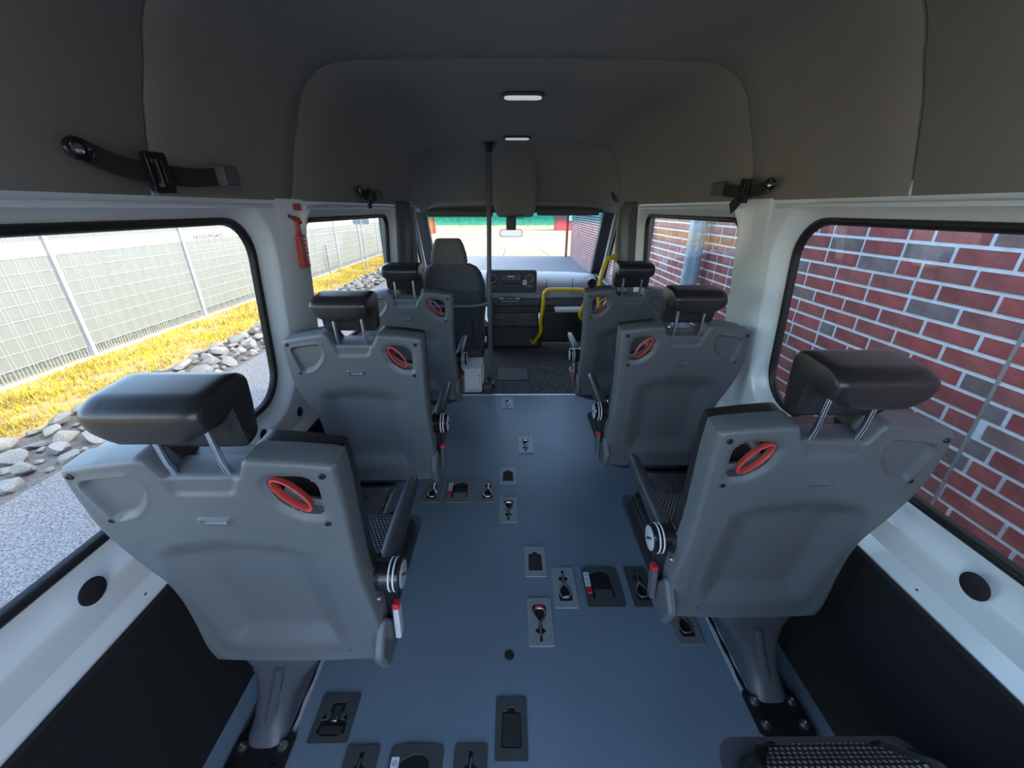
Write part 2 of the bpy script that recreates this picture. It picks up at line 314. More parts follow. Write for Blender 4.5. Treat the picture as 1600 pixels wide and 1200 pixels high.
WINS = [(0.02, 1.31, 0.80, 1.385, 0.11), (1.65, 2.81, 0.80, 1.375, 0.07)]
ZONES = [(-0.6, 1.475), (1.475, 2.93)]
def build_side(s, side):
    wl = thing('wall_' + side, 'white painted side wall of the van, %s side' % ('fence' if s < 0 else 'brick wall'), None, kind='structure')
    P = lambda y, z, off=0.0: (s * (WX(z) + off), y, z)
    for (y0, y1, z0, z1, r), (a, b) in zip(WINS, ZONES):
        g = G(); cy, cz = (y0 + y1) / 2, (z0 + z1) / 2; zl, zt = 0.715, 1.475
        def loop(e, off): return [P(u, v, off) for u, v in rr(y1 - y0 + 2 * e, z1 - z0 + 2 * e, r + e, 8, cy, cz)]
        base = rr(y1 - y0 + 0.13, z1 - z0 + 0.13, r + 0.065, 8, cy, cz); outer = []
        for i, (u, v) in enumerate(base):
            q, k = divmod(i, 9); cu, cv = [(b, zl), (b, zt), (a, zt), (a, zl)][q]
            outer.append((cu, cv) if 0 < k < 8 else ((u, cv) if (q in (0, 2)) == (k == 0) else (cu, v)))
        g.loft([[P(u, v) for u, v in outer], loop(0.065, 0), loop(0.058, 0.004), loop(0.048, 0.014), loop(0.03, 0.034), loop(0.012, 0.045), loop(-0.004, 0.05)], caps=False)
        g.obj('body_panel', 'white', wl, smooth=40)
        # creased ledge below the opening
        ys = [a, b]; g = G()
        prof = [(0.60, -0.03), (0.632, -0.028), (0.665, -0.006), (0.672, -0.002), (0.715, 0.0)]
        g.loft([[P(y, z, off) for z, off in prof] for y in ys], caps=False, closed=False).obj('sill_ledge', 'white', wl, smooth=20)
    g = G(); g.loft([[P(1.40, z, o) for z, o in ((0.74, -0.001), (1.45, -0.001))], [P(1.41, z, -0.004) for z in (0.74, 1.45)], [P(1.575, z, -0.004) for z in (0.74, 1.45)], [P(1.585, z, -0.001) for z in (0.74, 1.45)]], caps=False, closed=False)
    g.obj('pillar_strip', 'white', wl)
    G().tube([P(y, 1.428, -.001) for y in (-.6, .5, 1.38)], .006, 8).obj('frame_ridge', 'white', wl); G().tube([P(y, 1.425, -.001) for y in (1.6, 2.2, 2.86)], .006, 8).obj('frame_ridge', 'white', wl)
    for y in (0.54, 1.118, 1.35, 2.35):
        g = G(); rad = 0.026 if y < 1 else (0.017 if y < 1.2 else 0.019)
        z = 0.75 if y < 1.2 else 0.71
        if y == 1.118 and s > 0: continue
        g.lathe([(rad, 0), (rad, 0.002), (rad * 0.8, 0.0035)], 24, Matrix.Translation(P(y, z, 0.0)) @ Matrix.Rotation(-s * pi / 2, 4, 'Y')).obj('plug', 'plug', wl)
        g = G().lathe([(0.003, 0), (0.003, 0.001)], 10, Matrix.Translation(P(y + 0.07, 0.652, -0.014)) @ Matrix.Rotation(-s * pi / 2, 4, 'Y')).obj('drill_hole', 'plug', wl)
    lp = G(); prof = [(0.0, 0.0), (0.30, -0.012), (0.34, -0.022), (0.60, -0.034), (0.633, -0.038), (0.64, -0.03)]
    lp.loft([[(s * (WX(z) + o), y, z) for z, o in prof] for y in (-0.6, 0.3, 1.1, 2.0, 2.93)], caps=False, closed=False)
    lo = lp.obj('trim_%d' % (2 if s < 0 else 3), 'lower', smooth=15); tag(lo, 'black lower side panel along the %s side of the floor' % ('fence' if s < 0 else 'brick wall'), kind='structure')
    for i, (y0, y1, z0, z1, r) in enumerate(WINS):
        nm = 'window_%d' % ((1 if s < 0 else 3) + i)
        wn = thing(nm, ['%s side window nearest the camera in black rubber seal', '%s side window further forward beside the cab pillar'][i] % ('fence' if s < 0 else 'brick wall'), None, kind='structure')
        cy, cz = (y0 + y1) / 2, (z0 + z1) / 2
        def loop(e, off): return [P(u, v, off) for u, v in rr(y1 - y0 + 2 * e, z1 - z0 + 2 * e, max(0.01, r + e), 8, cy, cz)]
        g = G(); L_ = [loop(0.013, 0.047), loop(0.012, 0.039), loop(0.007, 0.036), loop(-0.002, 0.038), loop(-0.006, 0.044), loop(-0.008, 0.056)]
        g.loft(L_, caps=False).obj('rubber_seal', 'seal', wn, smooth=60)
        g = G().loft([loop(-0.005, 0.050), loop(-0.005, 0.055)], caps=True).obj('pane', 'glass', wn)
    return wl
build_side(-1, 'left'); build_side(1, 'right')

# marking printed on the first window pane
def text_obj(body, size, mx, material, parent, name='lettering', ext=0.0003):
    cu = bpy.data.curves.new(name, 'FONT'); cu.body = body; cu.size = size; cu.extrude = ext; cu.align_x = 'CENTER'; cu.align_y = 'CENTER'; cu.resolution_u = 2
    t = bpy.data.objects.new(name, cu); me = bpy.data.meshes.new_from_object(t); bpy.data.objects.remove(t); bpy.data.curves.remove(cu)
    me.transform(mx); me.materials.clear(); me.materials.append(M[material])
    return link(name, me, parent)
text_obj('NUGGUHIGAXG', 0.0155, Matrix.Translation((-(WX(1.352) + 0.049), 1.14, 1.352)) @ Matrix.Rotation(pi / 2, 4, 'Z') @ Matrix.Rotation(pi / 2, 4, 'X'), 'ink', bpy.data.objects['window_1'])

# headliner
def arch(zt=1.84, xb=0.80, zb=1.445, e=0.0):
    h = zt - zb; cx = xb - 0.26; top = zt
    half = [(xb, zb), (xb - 0.012, zb + 0.12 * h), (xb - 0.042, zb + 0.42 * h)]
    p0, p1, p2 = Vector((xb - 0.07, zb + 0.60 * h, 0)), Vector((xb - 0.10, top - 0.012, 0)), Vector((cx, top - 0.006, 0))
    for k in range(11): t = k / 10; v = p0 * (1 - t) ** 2 + p1 * 2 * t * (1 - t) + p2 * t * t; half.append((v.x, v.y))
    half += [(cx * 0.66, top - 0.002), (cx * 0.33, top), (0, top)]
    pts = [(-x, z) for x, z in half] + [(x, z) for x, z in half[-2::-1]]
    if e: pts = [(x * (1 + e / 0.8), z + e * (z - zb) / h) for x, z in pts]
    return pts
ceil = thing('ceiling', 'dark grey moulded headliner of the van roof', None, kind='structure')
def panel(stations, name='headliner_panel', material='headliner'):
    g = G(); g.loft([[(x, y, z) for x, z in pr] for y, pr in stations], caps=False, closed=False); return g.obj(name, material, ceil, smooth=50)
def flat_panel(y0, y1, n=6):
    st = [(y0, arch(e=0.007)), (y0 + 0.001, arch(e=0.001)), (y0 + 0.003, arch())] + [(y0 + 0.006 + (y1 - y0 - 0.012) * k / n, arch()) for k in range(1, n)] + [(y1 - 0.003, arch()), (y1 - 0.001, arch(e=0.001)), (y1, arch(e=0.007))]
    return panel(st)
flat_panel(-0.6, 0.926); flat_panel(0.932, 1.516); flat_panel(1.523, 3.275)
panel([(-0.6, arch(e=0.012)), (4.0, arch(e=0.012))], 'headliner_backing', 'headliner_dark')
def cabarch(y, zt, xb, zb): return (y, [(x, z) for x, z in arch(zt, xb, zb)])
panel([(3.285, arch(e=0.007)), (3.286, arch(e=0.001)), (3.288, arch()), cabarch(3.36, 1.825, 0.80, 1.445), cabarch(3.48, 1.775, 0.805, 1.44), cabarch(3.60, 1.69, 0.81, 1.43), cabarch(3.72, 1.58, 0.82, 1.42), cabarch(3.82, 1.50, 0.83, 1.41), cabarch(3.94, 1.455, 0.84, 1.39), cabarch(4.08, 1.42, 0.86, 1.385)], 'cab_headliner', 'headliner')
oc = G(); secs = []
for y, zt, zb_, hw in ((3.44, 1.86, 1.785, 0.13), (3.52, 1.83, 1.725, 0.165), (3.60, 1.77, 1.62, 0.18), (3.70, 1.69, 1.485, 0.185), (3.80, 1.60, 1.39, 0.182), (3.87, 1.50, 1.350, 0.17), (3.92, 1.48, 1.355, 0.15)):
    secs.append([(u, y, v) for u, v in rr(2 * hw, zt - zb_, 0.035, 4, 0.0, (zt + zb_) / 2)])
oc.loft(secs).obj('overhead_console', 'headliner', ceil, smooth=50)
G().prism(rr(0.16, 0.05, 0.02, 4), 0, 0.006, lambda u, v, c: (u, 3.86 + v, 1.338 + c)).obj('sensor_cover', 'cabtrim', ceil)

# pillars, door panels and screen frame of the cab
def beam(pa, pb, wa, wb, name, material, label, bevel=0.012):
    """beam between two points; wa, wb = (half x, half y)"""
    g = G(); g.loft([[(pa[0] + sx * wa[0], pa[1] + sy * wa[1], pa[2]) for sx, sy in ((-1, -1), (1, -1), (1, 1), (-1, 1))], [(pb[0] + sx * wb[0], pb[1] + sy * wb[1], pb[2]) for sx, sy in ((-1, -1), (1, -1), (1, 1), (-1, 1))]])
    o = g.obj(name, material, bevel=bevel); return tag(o, label, kind='structure')
n_trim = 4
for s, sn in ((-1, 'fence'), (1, 'brick wall')):
    lab = ' on the %s side' % sn
    g = G(); secs = []
    for z, xi, ya, yb in ((0.0, 0.84, 2.88, 3.22), (0.7, 0.815, 2.885, 3.215), (1.1, 0.785, 2.885, 3.20), (1.36, 0.765, 2.88, 3.19), (1.46, 0.775, 2.86, 3.20)):
        secs.append([(s * 0.93, ya, z), (s * (xi + 0.03), ya, z), (s * xi, ya + 0.04, z), (s * xi, yb - 0.05, z), (s * (xi + 0.03), yb, z), (s * 0.93, yb, z)])
    g.loft(secs); tag(g.obj('trim_%d' % n_trim, 'cabtrim', bevel=0.008), 'dark grey plastic pillar cover behind the cab' + lab, kind='structure'); n_trim += 1
    beam((s * 0.79, 3.20, 0.6), (s * 0.775, 3.19, 1.43), (0.022, 0.022), (0.024, 0.024), 'trim_%d' % n_trim, 'cabtrim_warm', 'pale door frame strip on the cab pillar' + lab); n_trim += 1
    beam((s * 0.91, 4.60, 0.74), (s * 0.885, 4.03, 1.44), (0.055, 0.045), (0.055, 0.05), 'trim_%d' % n_trim, 'dash_dark', 'black windscreen pillar' + lab); n_trim += 1
    beam((s * 0.93, 4.30, 0.76), (s * 0.90, 3.80, 1.40), (0.02, 0.03), (0.02, 0.03), 'trim_%d' % n_trim, 'dash', 'grey slanted door window frame' + lab); n_trim += 1
    beam((s * 0.93, 4.22, 0.76), (s * 0.915, 3.74, 1.40), (0.012, 0.025), (0.012, 0.025), 'trim_%d' % n_trim, 'black', 'black slanted door window seal' + lab); n_trim += 1
    g = G().box(min(s * 0.86, s * 0.96), max(s * 0.86, s * 0.96), 2.9, 4.1, 1.385, 1.475); tag(g.obj('trim_%d' % n_trim, 'cabtrim', bevel=0.01), 'grey roof rail above the cab door' + lab, kind='structure'); n_trim += 1
    dr = thing('door_%d' % (1 if s < 0 else 2), 'dark cab door' + lab, None, kind='structure')
    G().box(min(s * 0.88, s * 0.98), max(s * 0.88, s * 0.98), 3.2, 4.75, -0.15, 0.77).obj('door_panel', 'dash_dark', dr, bevel=0.02)
    G().box(min(s * 0.83, s * 0.88), max(s * 0.83, s * 0.88), 3.55, 4.2, 0.42, 0.50).obj('door_pull', 'dash_mid', dr, bevel=0.015)
    wn = thing('window_%d' % (5 if s < 0 else 6), 'cab door window' + lab, None, kind='structure')
    G().prism([(3.18, 0.75), (4.34, 0.75), (3.80, 1.40), (3.18, 1.40)], 0.94, 0.945, lambda u, v, c: (s * c, u, v)).obj('pane', 'glass', wn)
hd = G().box(-.90, .90, 4.0, 4.12, 1.385, 1.48).obj('trim_%d' % n_trim, 'cabtrim', bevel=0.01); tag(hd, 'dark header trim along the top of the windscreen', kind='structure')
wn = thing('window_7', 'windscreen with a blue-green shade band along its top', None, kind='structure')
ws = [(-0.86, 4.03, 1.43), (0.86, 4.03, 1.43), (0.89, 4.62, 0.70), (-0.89, 4.62, 0.70)]
G().loft([ws, [(x, y + 0.005, z + 0.004) for x, y, z in ws]]).obj('pane', 'windshield_glass', wn)

# seat rails let into the floor
for s, sn in ((-1, 'fence'), (1, 'brick wall')):
    for off, q in ((0, 'aisle'), (0.125, 'outer')):
        t = thing('floor_rail', 'slotted aluminium seat rail in the floor, %s rail on the %s side' % (q, sn), 'rail', (s * (0.705 + off), 0, 0), group='seat rails')
        G().box(-0.016, 0.016, 0.3, 2.85, 0.0, 0.0015).obj('channel', 'pocket', t)
        for e in (-1, 1):
            pts = [(e * 0.017, 0.3)]; n = 204; ins = []
            for k in range(n + 1):
                y = 0.3 + 2.55 * k / n; ins.append((e * (0.005 + 0.0035 * (0.5 + 0.5 * cos(2 * pi * k / 8))), y))
            outline = [(e * 0.017, 0.3)] + ins + [(e * 0.017, 2.85)]
            G().prism(outline, 0.0015, 0.0055).obj('rail_lip', 'alu' if off == 0 else 'plate_d', t)  # outer lips darker: shade beside the wall is put into their colour

# ================================================================== PASSENGER SEATS
TILT = radians(7.0)
def bp(a, b, c, s=1): return (s * a, -b * sin(TILT) - c * cos(TILT), 0.42 + b * cos(TILT) - c * sin(TILT))
BL = [0, .03, .07, .155, .242, .29, .32, .382, .44, .494, .56, .64]
LL = [-.188, -.193, -.192, -.180, -.174, -.176, -.182, -.209, -.229, -.235, -.231, -.222]
RL = [.212, .216, .222, .229, .225, .222, .221, .222, .225, .228, .231, .232]
TA = [-.26, -.235, -.222, -.16, -.084, -.072, -.056, .072, .086, .098, .16, .215, .232, .26]
TB = [.600, .606, .611, .625, .638, .635, .597, .597, .632, .634, .628, .620, .614, .612]
HOLE = roundpoly([(.106, .580), (.126, .594), (.168, .592), (.187, .580), (.193, .562), (.188, .497), (.150, .503), (.118, .533)], 0.012)
OUT = None
def smooth_interp(x, xs, ys):
    xx = np.linspace(xs[0], xs[-1], 400); yy = np.interp(xx, xs, ys); k = np.ones(15) / 15; yp = np.pad(yy, 7, 'edge'); return np.interp(x, xx, np.convolve(yp, k, 'valid'))
def outline():
    b = np.linspace(0.0, 0.60, 40); pts = [(float(smooth_interp(q, BL, RL)), float(q)) for q in b]
    a = np.linspace(.229, -.221, 90); pts += [(float(q), float(np.interp(q, TA, TB))) for q in a]
    pts += [(float(smooth_interp(q, BL, LL)), float(q)) for q in b[::-1]]
    return pts
OUT = outline()
def shell_mesh(s):
    nc, nr = 112, 120
    S = np.linspace(0, 1, nc); T = np.linspace(0, 1, nr); S, T = np.meshgrid(S, T)
    at = -.223 + (.232 + .223) * S; top = np.interp(at, TA, TB)
    b = np.where(T < .74, .48 * T / .74, .48 + (top - .48) * (T - .74) / .26)
    L = smooth_interp(b, BL, LL); Rr = smooth_interp(b, BL, RL); a = L + (Rr - L) * S
    blend = sm(.48, .60, b); a = a * (1 - blend) + at * blend
    d = np.maximum(sdf(a, b, OUT), 0); r = .009
    c = 0.007 * (1 - (a / .23) ** 2) - np.where(d < r, r - np.sqrt(np.maximum(0, r * r - (r - d) ** 2)), 0)
    scoop = [(-.160, .40), (-.112, .432), (-.014, .445), (.096, .428), (.152, .395), (.158, .30), (.156, .10), (.13, .065), (-.11, .065), (-.135, .10), (-.150, .3)]
    c -= .027 * sm(-.006, .072, sdf(a, b, scoop))
    panelp = [(-.170, .42), (-.1, .46), (.1, .46), (.165, .42), (.166, .05), (.150, .03), (-.13, .03), (-.15, .05)]
    c += .004 * (1 - sm(-.03, 0.0, sdf(a, b, panelp))) * sm(.45, .25, b) * 0.9
    rec = roundpoly([(-.203, .578), (-.192, .590), (-.101, .604), (-.093, .575), (-.100, .548), (-.135, .508), (-.185, .490)], .014)
    q = sdf(a, b, rec); c -= .010 * sm(0, .008, q)
    c += .002 * sm(-.012, 0, q) * (q < 0)
    nr_ = roundpoly([(-.064, .62), (-.052, .556), (.054, .556), (.080, .62)], .012)
    c -= .006 * sm(0, .008, sdf(a, b, nr_))
    tg = [(-.033, .506), (.029, .506), (.021, .486), (-.026, .486)]
    c += .005 * sm(0, .003, sdf(a, b, tg)) - .005 * sm(.004, .007, sdf(a, b, tg))
    hs = sdf(a, b, HOLE); c -= .008 * sm(-.014, 0, hs)
    g = bmesh.new(); V = []
    for i in range(nr):
        for j in range(nc):
            A, B = a[i, j], b[i, j]
            if abs(hs[i, j]) < .0030:
                _, A, B = near(A, B, HOLE)
            V.append(g.verts.new(bp(A, B, c[i, j], s)))
    g.verts.ensure_lookup_table()
    hf = hs
    for i in range(nr - 1):
        for j in range(nc - 1):
            q = (hf[i, j] + hf[i + 1, j] + hf[i, j + 1] + hf[i + 1, j + 1]) / 4
            if q > 0.0004: continue
            ids = [i * nc + j, i * nc + j + 1, (i + 1) * nc + j + 1, (i + 1) * nc + j]
            try: g.faces.new([V[k] for k in ids])
            except ValueError: pass
    bmesh.ops.remove_doubles(g, verts=g.verts, dist=1e-5)
    loose = [v for v in g.verts if not v.link_faces]; bmesh.ops.delete(g, geom=loose, context='VERTS')
    dn = Vector((0, cos(TILT), sin(TILT)))
    be = [e for e in g.edges if e.is_boundary]
    ex = bmesh.ops.extrude_edge_only(g, edges=be); nv = [v for v in ex['geom'] if isinstance(v, bmesh.types.BMVert)]
    for v in nv:
        x = v.co.x * s; v.co += dn * (.022 if .09 < x < .205 and v.co.z > 0.42 + .48 and v.co.z < 0.42 + 0.597 * cos(TILT) and near(x, (v.co.z - .42) / cos(TILT), HOLE)[0] < .012 else .045)
    bmesh.ops.recalc_face_normals(g, faces=g.faces)
    me = bpy.data.meshes.new('back_shell'); g.to_mesh(me); g.free()
    me.polygons.foreach_set('use_smooth', [True] * len(me.polygons)); me.set_sharp_from_angle(angle=radians(50)); me.materials.append(M['shell']); return me

def make_seat(s):
    t = thing('passenger_seat', 'grey-backed passenger seat', 'seat')
    link('back_shell', shell_mesh(s), t)
    B = lambda u, v, c: bp(u, v, c, s)
    # pad of the backrest in front of the shell
    inner = [(x * .985, y * .99 + .002) for x, y in OUT]
    padhole = [(.15 + (x - .15) * 1.12, .545 + (y - .545) * 1.12) for x, y in HOLE]
    G().plate(inner[::2], [padhole], -.040, -.085, B).obj('backrest_pad', 'vinyl', t, bevel=.006)
    G().plate([(x * .987, y * .994 + .002) for x, y in OUT], [padhole], -.043, -.0485, B).obj('shell_seam', 'black', t)
    # side bolster of the backrest, aisle side
    G().loft([[B(u, v, c) for u, c in ((.16, -.07), (.225, -.05), (.238, -.09), (.225, -.125), (.17, -.11))] for v in (.02, .12, .24)]).obj('side_bolster', 'vinyl', t, bevel=.012)
    for u, v in ((-.208, .598), (-.094, .622), (-.192, .493), (.097, .616), (.209, .597), (.192, .482), (-.112, .042), (.138, .042)):
        rc = G().lathe([(.0062, 0), (.0062, .0015), (.005, .003), (.0022, .003), (.0022, .001)], 14, Matrix.Translation(B(u, v, .0015)) @ Matrix.Rotation(pi / 2 + TILT, 4, 'X'))
        rc.obj('screw', 'black', t)
    # red grab ring in its opening
    ang = radians(-55); ex = []
    def ring(rx, ry, c): return [B(.145 + s_ * cos(ang) - q * sin(ang), .552 + s_ * sin(ang) + q * cos(ang), c) for s_, q in [(rx * cos(k * 2 * pi / 28), ry * sin(k * 2 * pi / 28)) for k in range(28)]]
    g = G(); g.loft([ring(.044, .0170, -.008), ring(.0455, .0185, -.002), ring(.045, .0180, .003), ring(.042, .0150, .004), ring(.040, .0130, .001), ring(.040, .0130, -.008), ring(.044, .0170, -.008)], caps=False)
    tag(g.obj('grab_ring', 'red', t), 'red oval grab ring')
    G().prism([(.115, .536), (.150, .508), (.186, .50), (.188, .515), (.152, .524), (.122, .550)], -.020, -.028, B).obj('opening_ledge', 'shell', t, bevel=.002)
    # headrest: profile swept across, shoulders rounded
    hr = thing('headrest', None, None); hr.parent = t
    prof = roundpoly([(-.126, 1.103), (-.133, 1.158), (-.106, 1.175), (-.030, 1.183), (-.004, 1.171), (-.006, 1.120), (-.014, 1.058), (-.050, 1.050), (-.058, 1.118), (-.088, 1.100)], .013, 4)
    cy = -.062; cz = 1.135; secs = []
    for x, k in ((-.087, .84), (-.086, .90), (-.083, .945), (-.078, .98), (-.070, 1), (-.058, 1), (-.045, 1), (.045, 1), (.058, 1), (.070, 1), (.078, .98), (.083, .945), (.086, .90), (.087, .84)):
        up = .020 * float(sm(.040, .090, np.array(abs(x))))
        secs.append([(s * x, cy + (y - cy) * k, cz + (z + (up * min(1, (1.148 - z) / .025) if y < -.06 and z < 1.148 else 0) - cz) * k) for y, z in prof])
    ho = G().loft(secs).obj('headrest_pad', 'vinyl', t, smooth=50); bpy.data.objects.remove(hr)
    for u in (-.042, .048):
        G().tube([(s * u, -.060, .995), (s * u, -.070, 1.04), (s * u, -.078, 1.125)], .0058, 12).obj('headrest_post', 'chrome', t)
        G().lathe([(.011, 0), (.011, .006), (.008, .009)], 16, Matrix.Translation((s * u, -.061, .998))).obj('post_collar', 'black', t)
    # cushion
    def cz_(a, y):
        z = .462 + .014 * sm(.14, .18, np.abs(a)) - .03 * sm(.18, .205, np.abs(a)) - .035 * sm(.43, .49, y) - .008 * sm(.25, .0, y)
        return z
    xs = np.linspace(-.205, .205, 36); ys = np.concatenate([np.linspace(.05, .40, 22), .40 + .087 * np.sin(np.linspace(.1, 1, 12) * pi / 2)])
    def hw_(y): return 1.0 if y < .40 else 1 - .42 * (1 - sqrt(max(0, 1 - ((y - .40) / .0872) ** 2)))
    g = G(); top = [[(s * x * hw_(y), y, float(cz_(np.array(x), np.array(y)))) for x in xs] for y in ys]
    rows = [r_ + [(s * .20 * hw_(y), y, .385), (s * -.20 * hw_(y), y, .385)] for r_, y in zip(top, ys)]
    g.loft(rows).obj('seat_cushion', 'vinyl', t, smooth=50)
    xs = np.linspace(-.155, .155, 24)
    rows = [[(s * x, y, float(cz_(np.array(x), np.array(y))) + .0022) for x in xs] for y in ys]
    rows = [[(p[0] * (1 if p[1] < .40 else .62 + .38 * hw_(p[1])), p[1], p[2]) for p in q] for q in rows]; rows = [r_ + [(r_[-1][0], r_[0][1], r_[-1][2] - .008), (r_[0][0], r_[0][1], r_[0][2] - .008)] for r_ in rows]
    g = G().loft(rows).obj('fabric_panel', 'weave', t, smooth=50); tag(g, 'woven seat fabric flecked black and grey')
    for e in (-1, 1):
        G().tube([(s * e * .190, y, float(cz_(np.array(e * .190), np.array(y))) + .001) for y in np.linspace(.03, .42, 16)], .0028, 8).obj('piping', 'vinyl', t)
    # pan and pedestal
    secs = []
    for z, hw, y0, y1 in ((.362, .15, .055, .42), (.372, .18, .05, .475), (.39, .205, .035, .505), (.405, .207, .02, .51)):
        secs.append([(s * u, v, z) for u, v in rr(2 * hw, y1 - y0, .04, 5, 0, (y0 + y1) / 2)])
    G().loft(secs).obj('seat_pan', 'pedestal', t)
    secs = []
    for z, ca, ha, y0, y1 in ((.335, -.085, .115, .055, .36), (.325, -.088, .117, .05, .365), (.27, -.105, .098, .06, .345), (.19, -.140, .072, .065, .32), (.11, -.168, .056, .055, .31), (.05, -.182, .052, .03, .31), (.012, -.187, .058, .0, .32)):
        secs.append([(s * (ca + u), v, z) for u, v in rr(2 * ha, y1 - y0, min(ha, .05) * .85, 6, 0, (y0 + y1) / 2)])
    G().loft(secs).obj('pedestal', 'pedestal', t, smooth=60)
    secs = [[(s * (-.085 + u), v, z) for u, v in rr(.22 - k, .30 - k, .045, 5, 0, .205)] for z, k in ((.330, .0), (.345, 0), (.345, .05))]
    G().loft(secs).obj('pedestal_cap', 'black', t)
    # ribs of the pedestal
    G().tube([(s * -.10, .058, .29), (s * -.148, .068, .16), (s * -.180, .05, .05)], [.012, .016, .02], 10).obj('pedestal_rib', 'pedestal', t)
    G().prism([(s * u, v) for u, v in rr(.165, .125, .015, 4, -.187, -.022)], .0056, .013).obj('base_plate', 'pocket', t)
    for u in (-.130, -.245):
        for v in (-.055, .005):
            bt = G(); mxx = Matrix.Translation((s * u, v, .013)); bt.lathe([(.014, 0), (.014, .003), (.009, .003)], 18, mxx); bt.lathe([(.009, .003), (.009, .011), (.004, .011), (.004, .018), (.003, .019)], 6, mxx)
            bt.obj('bolt', 'steel', t, smooth=20)
    # recliner cover, buckle
    G().prism(roundpoly([(-.030, .424), (.045, .418), (.085, .44), (.060, .475), (-.002, .565), (-.058, .50)], .015), .213, .238, lambda u, v, c: (s * c, u, v)).obj('recliner_cover', 'shell', t, bevel=.008)
    G().prism(roundpoly([(-.012, .46), (.012, .46), (.014, .548), (-.014, .548)], .004), .242, .256, lambda u, v, c: (s * c, u + .03 + (v - .46) * .12, v)).obj('buckle_body', 'cabtrim', t, bevel=.003)
    tag(G().prism(roundpoly([(-.012, .546), (.012, .546), (.010, .560), (-.010, .560)], .003), .241, .257, lambda u, v, c: (s * c, u + .041, v)).obj('buckle_button', 'redbuckle', t, bevel=.002), 'red belt buckle button')
    # armrest
    hub = G().lathe([(.030, 0), (.036, .006), (.036, .060), (.033, .064)], 28, Matrix.Translation((s * .214, .035, .660)) @ Matrix.Rotation(s * pi / 2, 4, 'Y')).obj('armrest_hub', 'gloss_black', t)
    for xo in (.252, .262):
        G().lathe([(.0363, 0), (.0372, .001), (.0372, .0025), (.0363, .0035)], 28, Matrix.Translation((s * xo, .035, .660)) @ Matrix.Rotation(s * pi / 2, 4, 'Y')).obj('hub_ring', 'white_ring', hub)
    cp = G().lathe([(.0305, 0), (.0305, .002), (.028, .003)], 28, Matrix.Translation((s * .277, .035, .660)) @ Matrix.Rotation(s * pi / 2, 4, 'Y')).obj('hub_cap', 'cap', hub)
    for k, (q, ln) in enumerate(((-.016, .006), (-.008, .005), (-.002, .006), (.005, .005), (.011, .006), (.017, .004))):
        G().box(-.0004, .0004, -ln / 2, ln / 2, -.0025, .0025, Matrix.Translation((s * .2803, .035 + q * .75, .660 - q * .65)) @ Matrix.Rotation(.7, 4, 'X')).obj('cap_mark', 'ink', hub)
    secs = []
    for y, hw, hh, zc in ((.045, .017, .026, .664), (.07, .019, .028, .668), (.16, .020, .025, .676), (.27, .0185, .021, .683), (.335, .016, .017, .687), (.355, .010, .010, .687)):
        secs.append([(s * (.236 + u), y, zc + v) for u, v in rr(2 * hw, 2 * hh, min(hw, hh) * .8, 4)])
    G().loft(secs).obj('armrest', 'arm', t, smooth=60)
    G().box(min(s * .20, s * .225), max(s * .20, s * .225), .0, .07, .61, .70).obj('armrest_bracket', 'gloss_black', t, bevel=.01)
    for v in (.0, .06):
        G().lathe([(.006, 0), (.006, .004), (.004, .006)], 10, Matrix.Translation((s * .226, v + .005, .618)) @ Matrix.Rotation(s * pi / 2, 4, 'Y')).obj('bracket_screw', 'chrome', t)
    return t

def copy_tree(o, parent=None):
    c = o.copy(); COL.objects.link(c); c.parent = parent
    for ch in o.children: copy_tree(ch, c)
    return c
seatL = make_seat(1); seatR = make_seat(-1)
SEATS = [(seatL, -.572, .618, 'grey-backed passenger seat nearest the camera on the fence side, below the large rear window'),
         (None, -.568, 1.313, 'middle grey-backed passenger seat of the three along the fence side'),
         (None, -.565, 2.035, 'foremost grey-backed passenger seat on the fence side, right behind the driver seat'),
         (seatR, .580, .722, 'grey-backed passenger seat in front of the large brick wall window, its whole back in view'),
         (None, .572, 1.407, 'middle grey-backed passenger seat along the brick wall side, in front of the downpipe'),
         (None, .568, 2.094, 'foremost grey-backed passenger seat on the brick wall side, beside the yellow rail'),
         (None, .580, -.050, 'rearmost passenger seat of which only the woven cushion shows, bottom right')]
for i, (o, x, y, lab) in enumerate(SEATS):
    o = o or copy_tree(seatL if x < 0 else seatR)
    o.location = (x, y, 0); tag(o, lab, 'seat', 'passenger seats')
    for c in list(o.children):
        n = c.name.split('.')[0]
        if i == 6 and n == 'armrest': bpy.data.objects.remove(c)                     # its arm is folded away out of view
    if i == 3: G().box(.06, .082, .17, .20, .4635, .4665, Matrix.Rotation(.3, 4, 'Z')).obj('care_tag', 'label', o)

for c in seatL.children:
    if c.name.startswith('buckle_body'): c.data = c.data.copy(); c.data.materials[0] = M['lilac']; tag(c, 'pale lilac belt buckle')

# ================================================================== FLOOR ANCHOR PLATES
def loop_rod(flip):
    """metal loop: stem that forks into a rounded stirrup"""
    k = -1 if flip else 1
    g = G(); g.tube(smooth_path([(0, k * .062, .006), (0, k * .03, .008), (.002, k * .012, .0085), (.016, -k * .012, .008), (.021, -k * .032, .0075), (.016, -k * .048, .0065)]), .0042, 8)
    g.tube(smooth_path([(0, k * .03, .008), (-.003, k * .010, .0085), (-.017, -k * .014, .008), (-.021, -k * .032, .0075), (-.012, -k * .050, .0065), (.012, -k * .050, .0065)]), .0038, 8)
    return g
def keyhole(k=1):
    pts = [(.0055, .080), (.0055, .050), (.016, .046), (.021, .038), (.015, .029), (.0065, .027), (.0075, .008), (.018, -.012), (.027, -.034), (.026, -.056), (.022, -.066)]
    return roundpoly([(x, k * y) for x, y in pts] + [(-x, k * y) for x, y in pts[::-1]], .004, 2)
